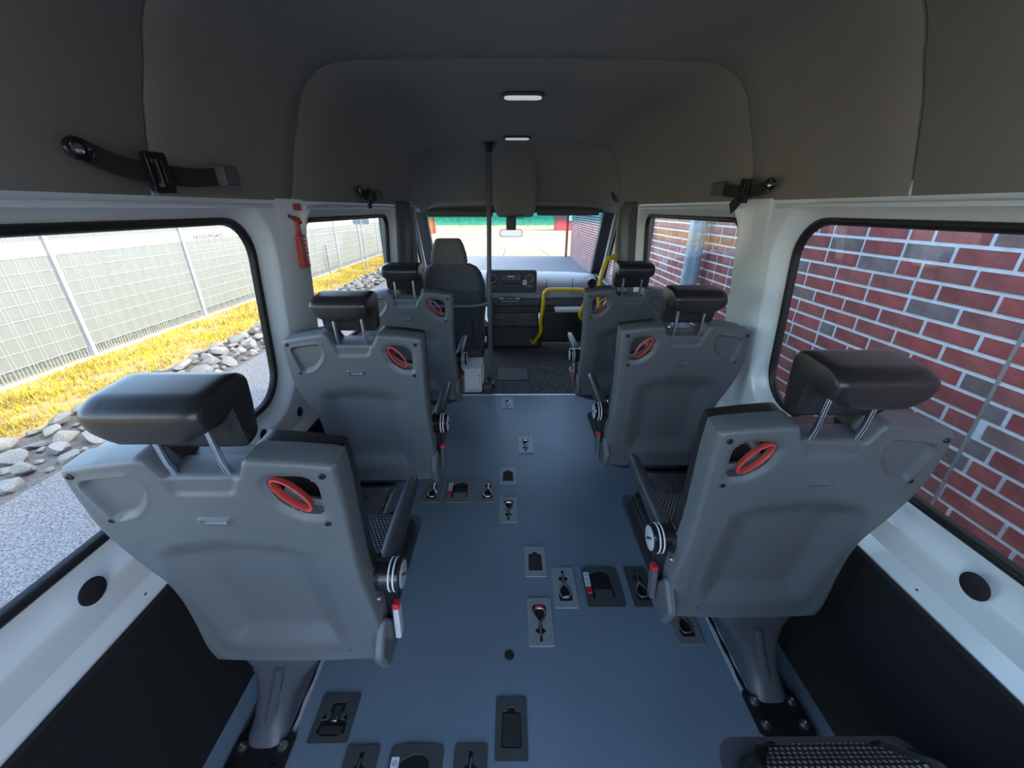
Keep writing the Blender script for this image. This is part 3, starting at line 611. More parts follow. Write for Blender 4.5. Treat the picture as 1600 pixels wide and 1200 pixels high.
def anchor(kind, x, y, mt_, label, wdt=.094, hgt=.19):
    t = thing('floor_anchor_plate' if kind != 'b' else 'belt_anchor_box', label, 'floor anchor', (x, y, 0), group='floor anchor plates')
    outer = rr(wdt, hgt, .008, 4)
    if kind in 'pt':
        hole = keyhole(1 if kind == 'p' else -1)
        G().plate(outer, [hole], .0008, .0052).obj('plate', mt_, t, bevel=.0008, seg=1)
        G().prism(rr(.07, .165, .005, 2), .0006, .0018).obj('pocket', 'pocket', t)
        loop_rod(kind == 't').obj('metal_loop', 'steel', t)
        if kind == 't': G().prism(rr(.030, .022, .006, 3, 0, .058), .0018, .0058).obj('red_tab', 'redbuckle', t, bevel=.001)
    elif kind == 'h':
        hole = roundpoly([(-.028, .040), (-.012, .042), (-.009, .052), (.009, .052), (.012, .042), (.028, .040), (.030, -.050), (-.030, -.050)], .004, 2)
        hole = [(a * wdt / .096, b * hgt / .162) for a, b in hole]
        G().plate(outer, [hole], .0008, .0052).obj('plate', mt_, t, bevel=.0008, seg=1)
        G().prism(rr(wdt * .8, hgt * .8, .005, 2), .0006, .0018).obj('pocket', 'pocket', t)
        G().prism(rr(wdt * .55, hgt * .50, .004, 2, 0, -.005), .0018, .0042).obj('strap', 'strap', t, bevel=.001)
    elif kind == 'k':
        hole = roundpoly([(-.040, -.008), (-.018, -.006), (-.012, .010), (-.022, .020), (-.020, .040), (.020, .040), (.024, .018), (.012, .008), (.016, -.006), (.040, -.008), (.042, -.040), (.02, -.048), (-.02, -.048), (-.042, -.040)], .005, 2)
        G().plate(outer, [hole], .0008, .0052).obj('plate', mt_, t, bevel=.0008, seg=1)
        G().prism(rr(.098, .108, .005, 2), .0006, .0018).obj('pocket', 'pocket', t)
        G().prism(rr(.066, .020, .004, 3, 0, -.032), .0018, .006).obj('strap', 'strap', t, bevel=.001)
        G().box(-.009, .009, -.012, .030, .002, .008).obj('buckle_tongue', 'steel', t, bevel=.002)
    else:
        hole = roundpoly([(-.048, .030), (-.040, .058), (-.010, .072), (.022, .070), (.038, .055), (.043, -.055), (.034, -.055), (.034, -.018), (-.036, -.018), (-.036, -.060), (-.048, -.060)], .005, 2)
        outer = roundpoly([(-wdt / 2, -hgt / 2), (wdt / 2, -hgt / 2), (wdt / 2, hgt / 2 - .006), (wdt * .25, hgt / 2 + .001), (-wdt * .25, hgt / 2 + .001), (-wdt / 2, hgt / 2 - .006)], .012, 3)
        G().plate(outer, [hole], .0008, .0056).obj('plate', mt_, t, bevel=.0008, seg=1)
        G().prism(rr(wdt * .85, hgt * .85, .005, 2), .0006, .0018).obj('pocket', 'pocket', t)
        lb = G().prism(rr(.022, .070, .002, 2, -.0575, .030), .0056, .0064).obj('label_sticker', 'label', t)
        for k in range(3):
            G().tube([(-.0575 + .006 * cos(q), .030 + (k - 1) * .021 + .006 * sin(q), .0066) for q in np.linspace(0, 2 * pi, 13)[:-1]], .0007, 4, closed=True).obj('label_symbol', 'ink', lb)
            G().box(-.0605, -.0545, .030 + (k - 1) * .021 - .0007, .030 + (k - 1) * .021 + .0007, .0064, .0069).obj('label_symbol', 'ink', lb)
        G().prism(rr(.020, .026, .003, 2, -.056, -.024), .0056, .0105).obj('red_tab', 'redbuckle', t, bevel=.0015)
        G().box(-.040, .036, .030, .034, .0018, .0046).obj('pocket_bar', 'gloss_black', t)
A_ = [('t', -.068, 2.835, 'plate_s', 'silver anchor plate with red tab closest to the cab carpet'),
      ('t', .052, 2.219, 'plate_s', 'silver anchor plate with red tab standing alone right of the aisle middle'),
      ('h', -.062, 1.89, 'plate_s', 'silver anchor plate with a dark strap slot beyond the red tab plate mid-aisle'),
      ('p', -.473, 1.758, 'plate_b', 'bronze-grey anchor plate with metal loop, left of the far belt box'),
      ('b', -.323, 1.758, 'plate_b', 'wide bronze-grey belt anchor box with white label, beside the middle fence-side seat'),
      ('p', -.172, 1.758, 'plate_b', 'bronze-grey anchor plate with metal loop, right of the far belt box'),
      ('t', -.059, 1.609, 'plate_s', 'silver anchor plate with red tab mid-aisle, right of the bronze-grey plates'),
      ('h', .059, 1.28, 'plate_s', 'silver anchor plate with dark strap slot near the brick wall side armrest'),
      ('p', .171, 1.150, 'plate_s', 'silver anchor plate with metal loop left of the dark belt box'),
      ('b', .327, 1.153, 'plate_d', 'wide dark belt anchor box with white label beside the brick wall side seat'),
      ('p', .482, 1.152, 'plate_d', 'dark anchor plate with metal loop half under the brick wall side seat'),
      ('t', .061, 1.003, 'plate_s', 'silver anchor plate with red tab nearest the camera'),
      ('p', .597, 1.005, 'plate_b', 'bronze-grey anchor plate peeping out below the brick wall side seat back'),
      ('k', -.584, .698, 'plate_d', 'dark anchor plate with a folded belt buckle beside the fence side pedestal'),
      ('p', -.472, .535, 'plate_d', 'dark anchor plate with metal loop at the bottom edge, left of the nearest belt box'),
      ('b', -.316, .535, 'plate_d', 'wide dark belt anchor box at the bottom edge of the picture'),
      ('p', -.163, .535, 'plate_d', 'dark anchor plate with metal loop at the bottom edge, right of the nearest belt box'),
      ('h', -.048, .669, 'plate_d', 'dark anchor plate with long strap slot at the bottom edge')]
for kd, x, y, m_, lab in A_:
    wd, hg = {'p': (.094, .19), 't': (.094, .19), 'b': (.15, .19), 'h': (.095, .162), 'k': (.118, .131)}[kd]
    anchor(kd, x, y, m_, lab, wd, hg)
tag(G().lathe([(.017, .0005), (.017, .002), (.014, .003)], 24).obj('floor_plug', 'plug', loc=(-.054, .88, 0)), 'small round dark plug in the bare floor', 'plug')

# ================================================================== CEILING FITTINGS
for x, y, lab in ((.005, 1.915, 'oblong white ceiling lamp nearer the camera'), (0.0, 2.94, 'oblong white ceiling lamp just before the cab roof')):
    t = thing('ceiling_light', lab, 'lamp', (x, y, 1.838), group='ceiling lamps')
    G().prism(rr(.172, .070, .034, 8), -.010, .0).obj('bezel', 'cabtrim', t, bevel=.003)
    G().prism(rr(.152, .050, .025, 8), -.0165, -.009).obj('lens', 'lamp', t, bevel=.004)

def belt(s, hook, mid, boxp, label, tail):
    """shoulder belt parked on the headliner edge: hook end, webbing, adjuster buckle, retractor"""
    t = thing('shoulder_belt', label, 'belt', (s * .775, mid[0], mid[1]), group='parked shoulder belts')
    F = lambda y, z, o=0.0: (-s * o, y - mid[0], z - mid[1])
    dirn = 1 if boxp[0] > hook[0] else -1
    def ribbon(p, q, hw, o, name='webbing'):
        d = Vector((q[0] - p[0], q[1] - p[1])); n = Vector((-d.y, d.x)).normalized() * hw
        g = G(); L = []
        for k in range(7):
            f = k / 6; c = (p[0] + d.x * f, p[1] + d.y * f - .006 * sin(pi * f)); L.append([F(c[0] + n.x, c[1] + n.y, o), F(c[0] - n.x, c[1] - n.y, o), F(c[0] - n.x, c[1] - n.y, o + .003), F(c[0] + n.x, c[1] + n.y, o + .003)])
        return g.loft(L).obj(name, 'webbing', t)
    ribbon(hook, mid, .018, .012); ribbon(mid, boxp, .019, .010)
    if tail: ribbon(mid, (mid[0] + tail[0], mid[1] + tail[1]), .021, .020, 'webbing_tail')
    a = math.atan2(boxp[1] - mid[1], boxp[0] - mid[0])
    mxb = Matrix(((0, 0, -s, 0), (cos(a), -sin(a), 0, 0), (sin(a), cos(a), 0, 0), (0, 0, 0, 1)))
    G().plate(rr(.052, .074, .006, 3), [rr(.026, .050, .004, 2, -.004, 0)], .018, .030, mx=mxb).obj('adjuster_buckle', 'gloss_black', t, bevel=.003)
    G().box(-.003, .003, -.026, .026, .022, .027, mxb).obj('adjuster_bar', 'chrome', t)
    G().prism(rr(.058, .046, .008, 3), .0, .034, lambda u, v, c: F(boxp[0] + u, boxp[1] + v, c)).obj('retractor', 'cabtrim', t, bevel=.004)
    G().prism([(-.024, -.0235), (.024, -.0235), (.024, -.021), (-.024, -.021)], .004, .0345, lambda u, v, c: F(boxp[0] + u, boxp[1] + v, c)).obj('retractor_edge', 'chrome', t)
    g = G(); g.tube([F(hook[0] + .020 * cos(q) - .012 * dirn, hook[1] + .014 * sin(q) + .002, .016) for q in np.linspace(0, 2 * pi, 17)[:-1]], .005, 8, closed=True).obj('hook_ring', 'gloss_black', t)
    G().lathe([(.009, 0), (.009, .008), (.005, .010)], 14, Matrix.Translation(F(hook[0] - .012 * dirn, hook[1] + .002, .010)) @ Matrix.Rotation(-s * pi / 2, 4, 'Y')).obj('hook_stud', 'chrome', t)
belt(-1, (.77, 1.508), (.90, 1.485), (1.12, 1.494), 'black shoulder belt with buckle parked above the large fence side window', None)
belt(-1, (2.10, 1.500), (2.20, 1.475), (2.38, 1.484), 'black shoulder belt parked above the forward fence side window', (-.0, -.055))
belt(1, (1.385, 1.487), (1.50, 1.475), (1.70, 1.490), 'black shoulder belt parked above the brick wall side windows', (.075, -.055))

# emergency hammer in its holder
t = thing('emergency_hammer', 'red emergency hammer in a red perforated holder on the fence side pillar', 'hammer', (-.795, 1.53, 1.20))
hx = lambda y, z, o: (o, y, z)
G().box(-.012, .012, -.032, .032, 0, .150).obj('holder', 'red', t, bevel=.004)
for k in range(7): G().box(.0115, .0135, .010, .022, .013 + .019 * k, .023 + .019 * k).obj('holder_dot', 'lens', t)
G().box(-.018, .008, -.013, .013, .15, .215).obj('hammer_handle', 'red', t, bevel=.005)
G().tube([(-.005, -.045, .232), (-.005, -.02, .226), (-.005, .02, .216), (-.005, .04, .206)], [.006, .014, .015, .011], 12).obj('hammer_head', 'red', t)
G().tube([(-.005, -.072, .240), (-.005, -.04, .231)], [.010, .011], 10).obj('hammer_tip', 'pole', t)
t.scale = (.8, .74, .74); t.location = (-.80, 1.515, 1.222)
tag(G().prism(rr(.055, .022, .003, 2), 0, .001, lambda u, v, c: (-WX(1.43) + .006 + c, 1.53 + u, 1.425 + v)).obj('pillar_sticker', 'red'), 'faded red sticker above the emergency hammer', 'sticker')

# ================================================================== CAB
# grey pole with its cross bar
t = thing('grab_pole', 'grey floor-to-ceiling pole with a side bar behind the driver seat', 'pole', (-.215, 3.21, 0))
G().tube([(-.01, .0, .03), (0, 0, .1), (.005, 0, 1.0), (.022, 0, 1.80)], .018, 14).obj('upright', 'pole', t)
G().tube([(.003, 0, .60), (.005, 0, .88)], .0225, 14).obj('sleeve', 'pole', t)
G().tube(fillet([(0, -.02, .725), (-.10, -.02, .70), (-.55, -.02, .695)], .05), .014, 12).obj('side_bar', 'pole', t)
G().tube(fillet([(-.01, 0, .06), (-.012, -.03, .04), (-.05, -.10, .035)], .03), .018, 12).obj('foot_tube', 'dash_dark', t)
G().lathe([(.018, 1.78), (.028, 1.795), (.034, 1.815), (.05, 1.832)], 20, Matrix.Translation((.022, 0, 0))).obj('ceiling_flange', 'black', t)
G().box(-.05, .03, -.05, .05, -.012, .02).obj('foot_plate', 'dash_dark', t, bevel=.006)

# driver seat
t = thing('driver_seat', 'dark cloth driver seat with a broad headrest', 'seat', (-.515, 3.30, -.015))
secs = []
for z, hw, y0, y1 in ((.30, .20, .02, .20), (.45, .235, .0, .19), (.68, .262, -.02, .16), (.86, .262, -.045, .12), (.96, .235, -.055, .08), (1.01, .20, -.058, .05), (1.035, .15, -.05, .02)):
    secs.append([(u, v, z) for u, v in rr(2 * hw, y1 - y0, min(.06, (y1 - y0) * .42), 6, 0, (y0 + y1) / 2)])
G().loft(secs).obj('backrest', 'fabric', t, smooth=60)
secs = []
for z, hw, y0 in ((.30, .17, .018), (.45, .20, -.006), (.68, .235, -.028), (.79, .24, -.042), (.82, .22, -.040)):
    secs.append([(u, v, z) for u, v in rr(2 * hw, .03, .012, 4, 0, y0 + .006)])
G().loft(secs).obj('back_cover', 'fabric_dark', t, smooth=60)
G().tube([(x, -.050 + .012 * (abs(x) / .24) ** 2, .835 - .06 * (x / .24) ** 2) for x in np.linspace(-.24, .24, 17)], .006, 8).obj('cover_seam', 'fabric', t)
G().box(-.12, .15, -.040, -.015, .40, .60).obj('map_pocket', 'fabric_dark', t, bevel=.012)
secs = []
for z, hw, hd in ((1.055, .135, .040), (1.07, .145, .048), (1.13, .138, .052), (1.20, .118, .050), (1.235, .100, .040), (1.245, .085, .028)):
    secs.append([(u - .015, v - .01, z - .022) for u, v in rr(2 * hw, 2 * hd, hd * .8, 6)])
G().loft(secs).obj('headrest', 'headrest_cloth', t, smooth=60)
for x in (-.07, .07): G().tube([(x, -.01, 1.02), (x, -.01, 1.07)], .008, 10).obj('headrest_post', 'black', t)
secs = [[(u, v, z) for u, v in rr(2 * hw, .46, .06, 6, 0, .35)] for z, hw in ((.28, .23), (.34, .255), (.41, .25), (.44, .22))]
G().loft(secs).obj('seat_cushion', 'fabric', t, smooth=60)
G().box(-.22, .22, .06, .56, .14, .29).obj('seat_base', 'dash_dark', t, bevel=.02)
G().tube(smooth_path([(.255, .06, .50), (.262, .05, .40), (.258, .04, .30)]), .012, 8).obj('belt_stalk', 'black', t)
G().box(.245, .265, .035, .065, .36, .42).obj('belt_buckle', 'steel', t, bevel=.004)

t = thing('seat_box', 'white metal box under the back of the driver seat', 'box', (-.40, 3.19, -.015))
G().box(-.155, .115, -.13, .16, 0, .22).obj('box_body', 'box_white', t, bevel=.008)
G().prism(rr(.17, .135, .02, 4, -.03, .12), -.134, -.130, lambda u, v, c: (u, c, v)).obj('pressed_panel', 'box_white', t, bevel=.002)
G().box(-.15, .10, -.134, -.129, .028, .034).obj('seam', 'dash', t)
G().box(.118, .124, -.08, .08, .07, .19).obj('side_label', 'label', t)
for z in (.10, .16): G().lathe([(.005, 0), (.005, .003)], 10, Matrix.Translation((.095, -.131, z)) @ Matrix.Rotation(pi / 2, 4, 'X')).obj('screw', 'ink', t)
tag(G().box(-.275, -.20, 3.00, 3.13, -.012, .05).obj('floor_bracket', 'dash_dark', bevel=.008), 'dark bracket on the carpet beside the white seat box', 'bracket')

# dashboard
t = thing('dashboard', 'grey dashboard with black centre console across the cab', 'dashboard', (0, 4.15, 0))
secs = []
for x, zt, yf in ((-.88, .80, .06), (-.62, .805, .03), (-.30, .80, .0), (.22, .79, .0), (.60, .785, .02), (.86, .765, .05)):
    secs.append([(x, .50, .70), (x, .46, zt - .035), (x, .36, zt - .004), (x, .26, zt), (x, yf + .15, zt - .008), (x, yf + .075, zt - .03), (x, yf + .02, zt - .07), (x, yf, zt - .12), (x, yf + .012, zt - .18), (x, yf + .05, zt - .26), (x, .5, zt - .26)])
G().loft(secs).obj('dash_top', 'dash', t, smooth=50)
for x in (.33, .60): G().box(x - .0015, x + .0015, -.004, .02, .60, .765).obj('panel_gap', 'ink', t)
G().box(-.86, .86, .02, .45, .47, .56).obj('dash_shelf', 'dash_mid', t, bevel=.02)
G().box(-.28, .86, .03, .45, .40, .475).obj('lower_band', 'dash_dark', t, bevel=.01)
G().box(.34, .84, -.14, .04, .430, .4445).obj('open_tray', 'black', t, bevel=.004)
G().box(.30, .86, .10, .45, .05, .41).obj('glove_panel', 'black', t, bevel=.02)
G().box(-.26, .26, .04, .45, .24, .42).obj('console_lower', 'dash_mid', t, bevel=.02)
G().box(-.30, .30, .08, .45, -.01, .25).obj('console_foot', 'dash_dark', t, bevel=.03)
for x in (-.16, .13):
    G().prism(roundpoly([(-.075, .40), (.085, .40), (.06, .33), (-.06, .33)], .015), .030, .045, lambda u, v, c: (x + u, c, v)).obj('cup_tray', 'cabtrim', t, bevel=.004)
G().prism(rr(.13, .05, .02, 4, -.03, .285), .028, .045, lambda u, v, c: (u, c, v)).obj('ash_tray', 'black', t, bevel=.004)
cc = G().prism(rr(.51, .225, .03, 6, -.03, .745), -.055, .06, lambda u, v, c: (u, c, v)).obj('centre_console', 'dash_dark', t, bevel=.010)
def vent(x, z, r, y):
    v = G().lathe([(r, 0), (r, .012), (r * .86, .014), (r * .80, .004), (r * .3, .003), (r * .26, .010), (0.001, .011)], 28, Matrix.Translation((x, y, z)) @ Matrix.Rotation(pi / 2, 4, 'X')).obj('air_vent', 'gloss_black', t)
    for k in (-1, 0, 1): G().box(x - r * .75, x + r * .75, y - .008, y - .004, z + k * r * .35 - .002, z + k * r * .35 + .002).obj('vent_slat', 'dash_mid', v)
    G().tube([(x + r * .93 * cos(q), y - .0135, z + r * .93 * sin(q)) for q in np.linspace(0, 2 * pi, 25)[:-1]], .0022, 6, closed=True).obj('vent_ring', 'dash', v)
vent(.155, .775, .043, -.055); vent(-.225, .775, .043, -.055); vent(.80, .715, .05, .022)
rd = G().prism(rr(.205, .060, .008, 3, -.035, .790), -.062, -.05, lambda u, v, c: (u, c, v)).obj('radio', 'black', t, bevel=.003)
G().prism(rr(.07, .014, .002, 2, -.035, .795), -.0645, -.060, lambda u, v, c: (u, c, v)).obj('radio_display', 'display', rd)
for k in range(6): G().box(-.115 + k * .03, -.105 + k * .03, -.0645, -.061, .768, .772).obj('radio_button', 'display', rd)
for x in (-.115, .045): G().lathe([(.011, 0), (.010, .008)], 16, Matrix.Translation((x, -.061, .795)) @ Matrix.Rotation(pi / 2, 4, 'X')).obj('radio_knob', 'dash_mid', rd)
sl = G().prism(rr(.175, .040, .006, 3, -.035, .715), -.059, -.05, lambda u, v, c: (u, c, v)).obj('console_slot', 'pocket', t)
G().box(-.105, .035, -.061, -.056, .700, .712).obj('slot_tray', 'dash_mid', sl, bevel=.002)
for x in (.155, -.225): G().prism(rr(.075, .034, .006, 3, x, .700), -.060, -.05, lambda u, v, c: (u, c, v)).obj('switch_block', 'gloss_black', t, bevel=.002)
st = G().prism(rr(.042, .050, .002, 2, .105, .735), -.0585, -.056, lambda u, v, c: (u, c, v)).obj('sticker', 'label', t)
G().tube([(.105 + .015 * cos(q), -.0590, .735 + .015 * sin(q)) for q in np.linspace(0, 2 * pi, 21)[:-1]], .0014, 5, closed=True).obj('sticker_circle', 'ink', st)
G().tube([(.095, -.0590, .745), (.115, -.0590, .725)], .0014, 5).obj('sticker_bar', 'ink', st)
cl = G().prism(rr(.24, .060, .008, 3, -.05, .545), .012, .03, lambda u, v, c: (u, c, v)).obj('climate_panel', 'black', t, bevel=.003)
for x in (-.135, .035): G().prism(rr(.050, .018, .006, 3, x, .560), .008, .014, lambda u, v, c: (u, c, v)).obj('climate_dial', 'display', cl)
for k in range(9): G().box(-.135 + k * .02, -.123 + k * .02, .009, .014, .525, .533).obj('climate_button', 'display', cl)
for k in range(3): G().box(-.075 + k * .022, -.063 + k * .022, .009, .014, .556, .563).obj('climate_button', 'display', cl)
tag(G().box(.42, .74, 4.03, 4.16, .446, .478).obj('document_folder', 'paper', bevel=.004), 'white document folder lying in the open dashboard tray', 'folder')
# steering wheel mostly hidden by the driver seat
t = thing('steering_wheel', 'black steering wheel hidden in front of the driver seat', 'steering wheel', (-.515, 3.98, .66))
mxw = Matrix.Rotation(radians(-60), 4, 'X')
G().tube([(.19 * cos(q), .19 * sin(q), 0) for q in np.linspace(0, 2 * pi, 41)[:-1]], .014, 10, closed=True, mx=mxw).obj('rim', 'black', t)
G().lathe([(.06, -.02), (.065, 0), (.05, .015)], 24, mxw).obj('hub', 'black', t)
for a in (0, 180, 270): G().tube([(.05 * cos(radians(a)), .05 * sin(radians(a)), 0), (.185 * cos(radians(a)), .185 * sin(radians(a)), 0)], .012, 8, mx=mxw).obj('spoke', 'black', t)
G().tube([(0, 0, -.02), (0, 0, -.22)], .035, 12, mx=mxw).obj('column', 'black', t)

# yellow grab rails
tag(G().tube(fillet([(.19, 4.20, .09), (.20, 4.05, .10), (.262, 3.80, .30), (.245, 3.74, .44), (.262, 3.70, .55), (.268, 3.70, .735), (.66, 3.70, .735), (.655, 3.70, .62), (.61, 3.72, .49), (.66, 3.76, .43), (.86, 3.80, .42)], .055, 7), .0175, 14).obj('yellow_grab_rail', 'yellow'), 'yellow hoop-shaped grab rail at the cab entrance', 'grab rail')
tag(G().tube(fillet([(.80, 3.19, 1.088), (.70, 3.17, 1.075), (.655, 3.15, .93), (.650, 3.15, .82), (.672, 3.15, .62), (.70, 3.15, .25), (.82, 3.15, .22)], .07, 7), .0175, 14).obj('yellow_grab_rail', 'yellow'), 'yellow upright grab rail fixed to the cab pillar on the brick wall side', 'grab rail')

# mirror, visors, handle
t = thing('rear_view_mirror', 'small interior rear-view mirror hanging below the overhead console', 'mirror', (-.035, 3.97, 1.21))
G().prism(rr(.215, .066, .022, 5), -.012, .016, lambda u, v, c: (u, c, v)).obj('mirror_housing', 'black', t, bevel=.005)
G().prism(rr(.203, .056, .018, 5), -.0155, -.011, lambda u, v, c: (u, c, v)).obj('mirror_glass', 'chrome', t)
G().box(-.045, .045, -.09, -.02, .03, .155).obj('mirror_mount', 'cabtrim', t, bevel=.012)
for x0, x1, z0, lab in ((-.80, -.20, 1.352, 'dark sun visor folded up above the driver side of the windscreen'), (.20, .76, 1.362, 'dark sun visor folded up above the entrance side of the windscreen')):
    o = G().prism(roundpoly([(x0, z0), (x1, z0), (x1, z0 + .055), (x0, z0 + .055)], .02), 3.90, 3.925, lambda u, v, c: (u, c, v)).obj('sun_visor', 'cabtrim', bevel=.006); tag(o, lab, 'sun visor')
t = thing('roof_grip', 'recessed grey grab handle on the roof edge by the brick wall side door', 'handle', (.79, 3.45, 1.50))
G().tube(fillet([(.02, -.09, -.03), (-.02, -.09, -.03), (-.025, .06, .035), (.02, .06, .035)], .02), .009, 8).obj('grip', 'cabtrim', t)
G().tube([(-.028, -.05, -.02), (-.028, .02, .012)], .004, 6).obj('grip_insert', 'ink', t)

# ================================================================== OUTSIDE
GZ = -0.75
tag(G().box(-4.12, 80, -40, 70, GZ - .1, GZ).obj('asphalt_yard', 'asphalt'), 'grey asphalt yard around and ahead of the van', kind='structure')
tag(G().box(-60, -4.12, -40, 70, GZ - .12, GZ - .01).obj('grass_verge', 'soil'), 'dry yellow soil of the grass verge along the fence', kind='structure')

tag(G().box(-5.12, -4.12, .8, 30, GZ - .05, GZ - .004).obj('gravel_bed', 'gravel'), 'dark gravel bed under the rubble stones', kind='structure')
tag(G().box(-45, 60, 20.7, 70, GZ - .05, GZ + .004).obj('sun_tinted_yard', 'yard_sun_tint'), 'yard ground ahead with the sunlight painted in as beige', kind='structure')  # painted sunlit tone, begins where the building's shadow ends
# brick building
BX = 1.95; BX2 = 2.95; JOINT = 1.48
def bricks():
    b = thing('brick_building', 'red brick building with pale mortar close beside the van', 'building', (BX, 0, GZ))
    H1, H2, Y1, YS, Y2 = 5.60, 3.40, 4.40, 6.2, 20.6; S2 = BX2 - BX
    G().box(.0035, 7, -3.0, Y1, 0, H1).obj('mortar_wall', 'mortar', b); G().box(.0035, 7, Y1, YS, 0, H2).obj('mortar_wall', 'mortar', b); G().box(S2 + .0035, 7, YS, Y2, 0, H2).obj('mortar_wall', 'mortar', b)
    ch = .0838; mj = .0178; LS, LH = .2322, .1100
    meshes = {}
    def bm_(l):
        if l not in meshes: meshes[l] = G().box(0, .03, 0, l, 0, ch - mj).mesh('brick', 'brick', 0)
        return meshes[l]
    one = []; far = []
    rng = random.Random(3)
    for k in range(int(H1 / ch)):
        z = k * ch + mj
        for (a, e, X, lst) in ((-3.0, JOINT - .008, 0, one), (JOINT + .008, Y1 if z > H2 - ch else YS, 0, one), (YS, Y2, S2, far)):
            if X and z > H2 - ch: continue
            y = a - (rng.random() * .2 if a < -2 else 0)
            if a > 0 and k % 2: lst.append((y, z, LH, X)); y += LH + mj
            while y < e:
                l = LS if rng.random() > .16 else LH
                l = min(l, e - y)
                if l > .03: lst.append((y, z, round(l, 3), X))
                y += l + mj
    def seen(q):      # bricks that show through the two side windows come first, nearest first
        y, z, l, X = q; Z = z + GZ; yy = y + l / 2; k = .9 / (BX + .05); yw = yy * k; zw = 1.42 + (Z - 1.42) * k
        ok = (-.05 < yw < 1.4 or 1.6 < yw < 2.85) and .74 < zw < 1.42
        return (0 if ok else 10) + math.hypot(yy, Z - 1.42) * .1
    one.sort(key=seen)
    for y, z, l, X in one[:300]: link('brick', bm_(l), b, (rng.uniform(-.002, .0015), y, z))
    g = G()
    for y, z, l, X in one[300:] + far: q = X + rng.uniform(-.002, .0015); g.box(q, X + .03, y, y + l, z, z + ch - mj)
    o = g.obj('bricks_beyond', 'brick_far', b, smooth=0); o['kind'] = 'stuff'
    G().box(.001, .02, JOINT - .008, JOINT + .008, 0, H1).obj('expansion_joint', 'sealant', b)
bricks()
dp = tag(G().tube([(BX - .11, 4.25, GZ), (BX - .11, 4.25, 2.6)], .082, 20).obj('downpipe', 'pipe'), 'pale blue-grey zinc downpipe on the brick wall', 'pipe')
for z in (.55, 1.35): G().tube([(BX - .11 + .086 * cos(q), 4.25 + .086 * sin(q), z) for q in np.linspace(0, 2 * pi, 21)[:-1]], .006, 6, closed=True).obj('pipe_clamp', 'steel', dp)

# privacy strip fence
FX = -6.70; PY = [1.00, 3.52, 6.04, 8.56, 11.08, 13.6, 16.12, 18.64, 21.16, 23.68, 26.2, 28.72]
ordn = ['first', 'second', 'third', 'fourth', 'fifth', 'sixth', 'seventh', 'eighth', 'ninth', 'tenth', 'eleventh', 'twelfth']
strip_me = {}
def make_panel():
    t = thing('privacy_fence', 'fence panel', 'fence')
    me = G().box(-.006, .006, 0, 2.44, 0, .189).mesh('privacy_strip', 'strip'); mw = G().box(-.007, .007, 0, 2.44, 0, .189).mesh('privacy_strip', 'strip_white')
    for k in range(11):
        z = .195 + k * .195
        link('privacy_strip', mw if k == 7 else me, t, (0, .04, z))
    g = G()
    for k in range(13):
        y = .04 + k * .2
        for o in (0, .05):
            if y + o < 2.48: g.box(.006, .012, y + o - .003, y + o + .003, .028, 2.36)
    for k in range(49): y = .04 + k * .05; g.box(-.003, .003, y - .003, y + .003, .028, .195)
    o = g.obj('upright_wires', 'wire', t, smooth=0)
    for k in range(12):
        z = .195 + k * .195
        G().box(-.009, .014, .04, 2.48, z - .008, z - .001).obj('cross_wire', 'wire', t, smooth=0)
    g = G()
    for k in range(24): y = .06 + k * .1; g.box(-.004, .004, y, y + .05, .155, .185)
    g.obj('clip_row', 'darkgap', t, smooth=0)
    return t
fp = make_panel()
for i, y in enumerate(PY[:-1]):
    o = fp if i == 0 else copy_tree(fp)
    o.location = (FX, y, GZ); tag(o, 'grey privacy strip fence panel with one white band, %s panel counted from the camera end' % ordn[i], 'fence', 'fence panels')
pm = G().box(-.02, .045, -.03, .03, 0, 2.42).mesh('fence_post', 'post')
for i, y in enumerate(PY):
    o = link('fence_post', pm, None, (FX, y, GZ)); tag(o, 'pale steel fence post, %s post counted from the camera end' % ordn[i], 'post', 'fence posts')
tag(G().box(FX - .03, FX + .03, .5, 30, GZ - .02, GZ + .025).obj('fence_kerb', 'kerb'), 'low concrete edging under the fence', 'kerb')
# traffic sign seen from behind, short stake
t = thing('road_sign', 'road sign seen from behind on a thin post before the fence', 'sign', (-5.45, 15.6, GZ))
G().tube([(0, 0, 0), (0, 0, 2.6)], .03, 10).obj('sign_post', 'post', t)
G().box(-.30, .30, -.01, .005, 1.65, 2.2).obj('sign_plate', 'signback', t, bevel=.01)
tag(G().tube([(FX + .12, 14.9, GZ), (FX + .12, 14.9, GZ + 1.0)], .025, 8).obj('marker_stake', 'signback'), 'short dark stake in the grass before the fence', 'stake')

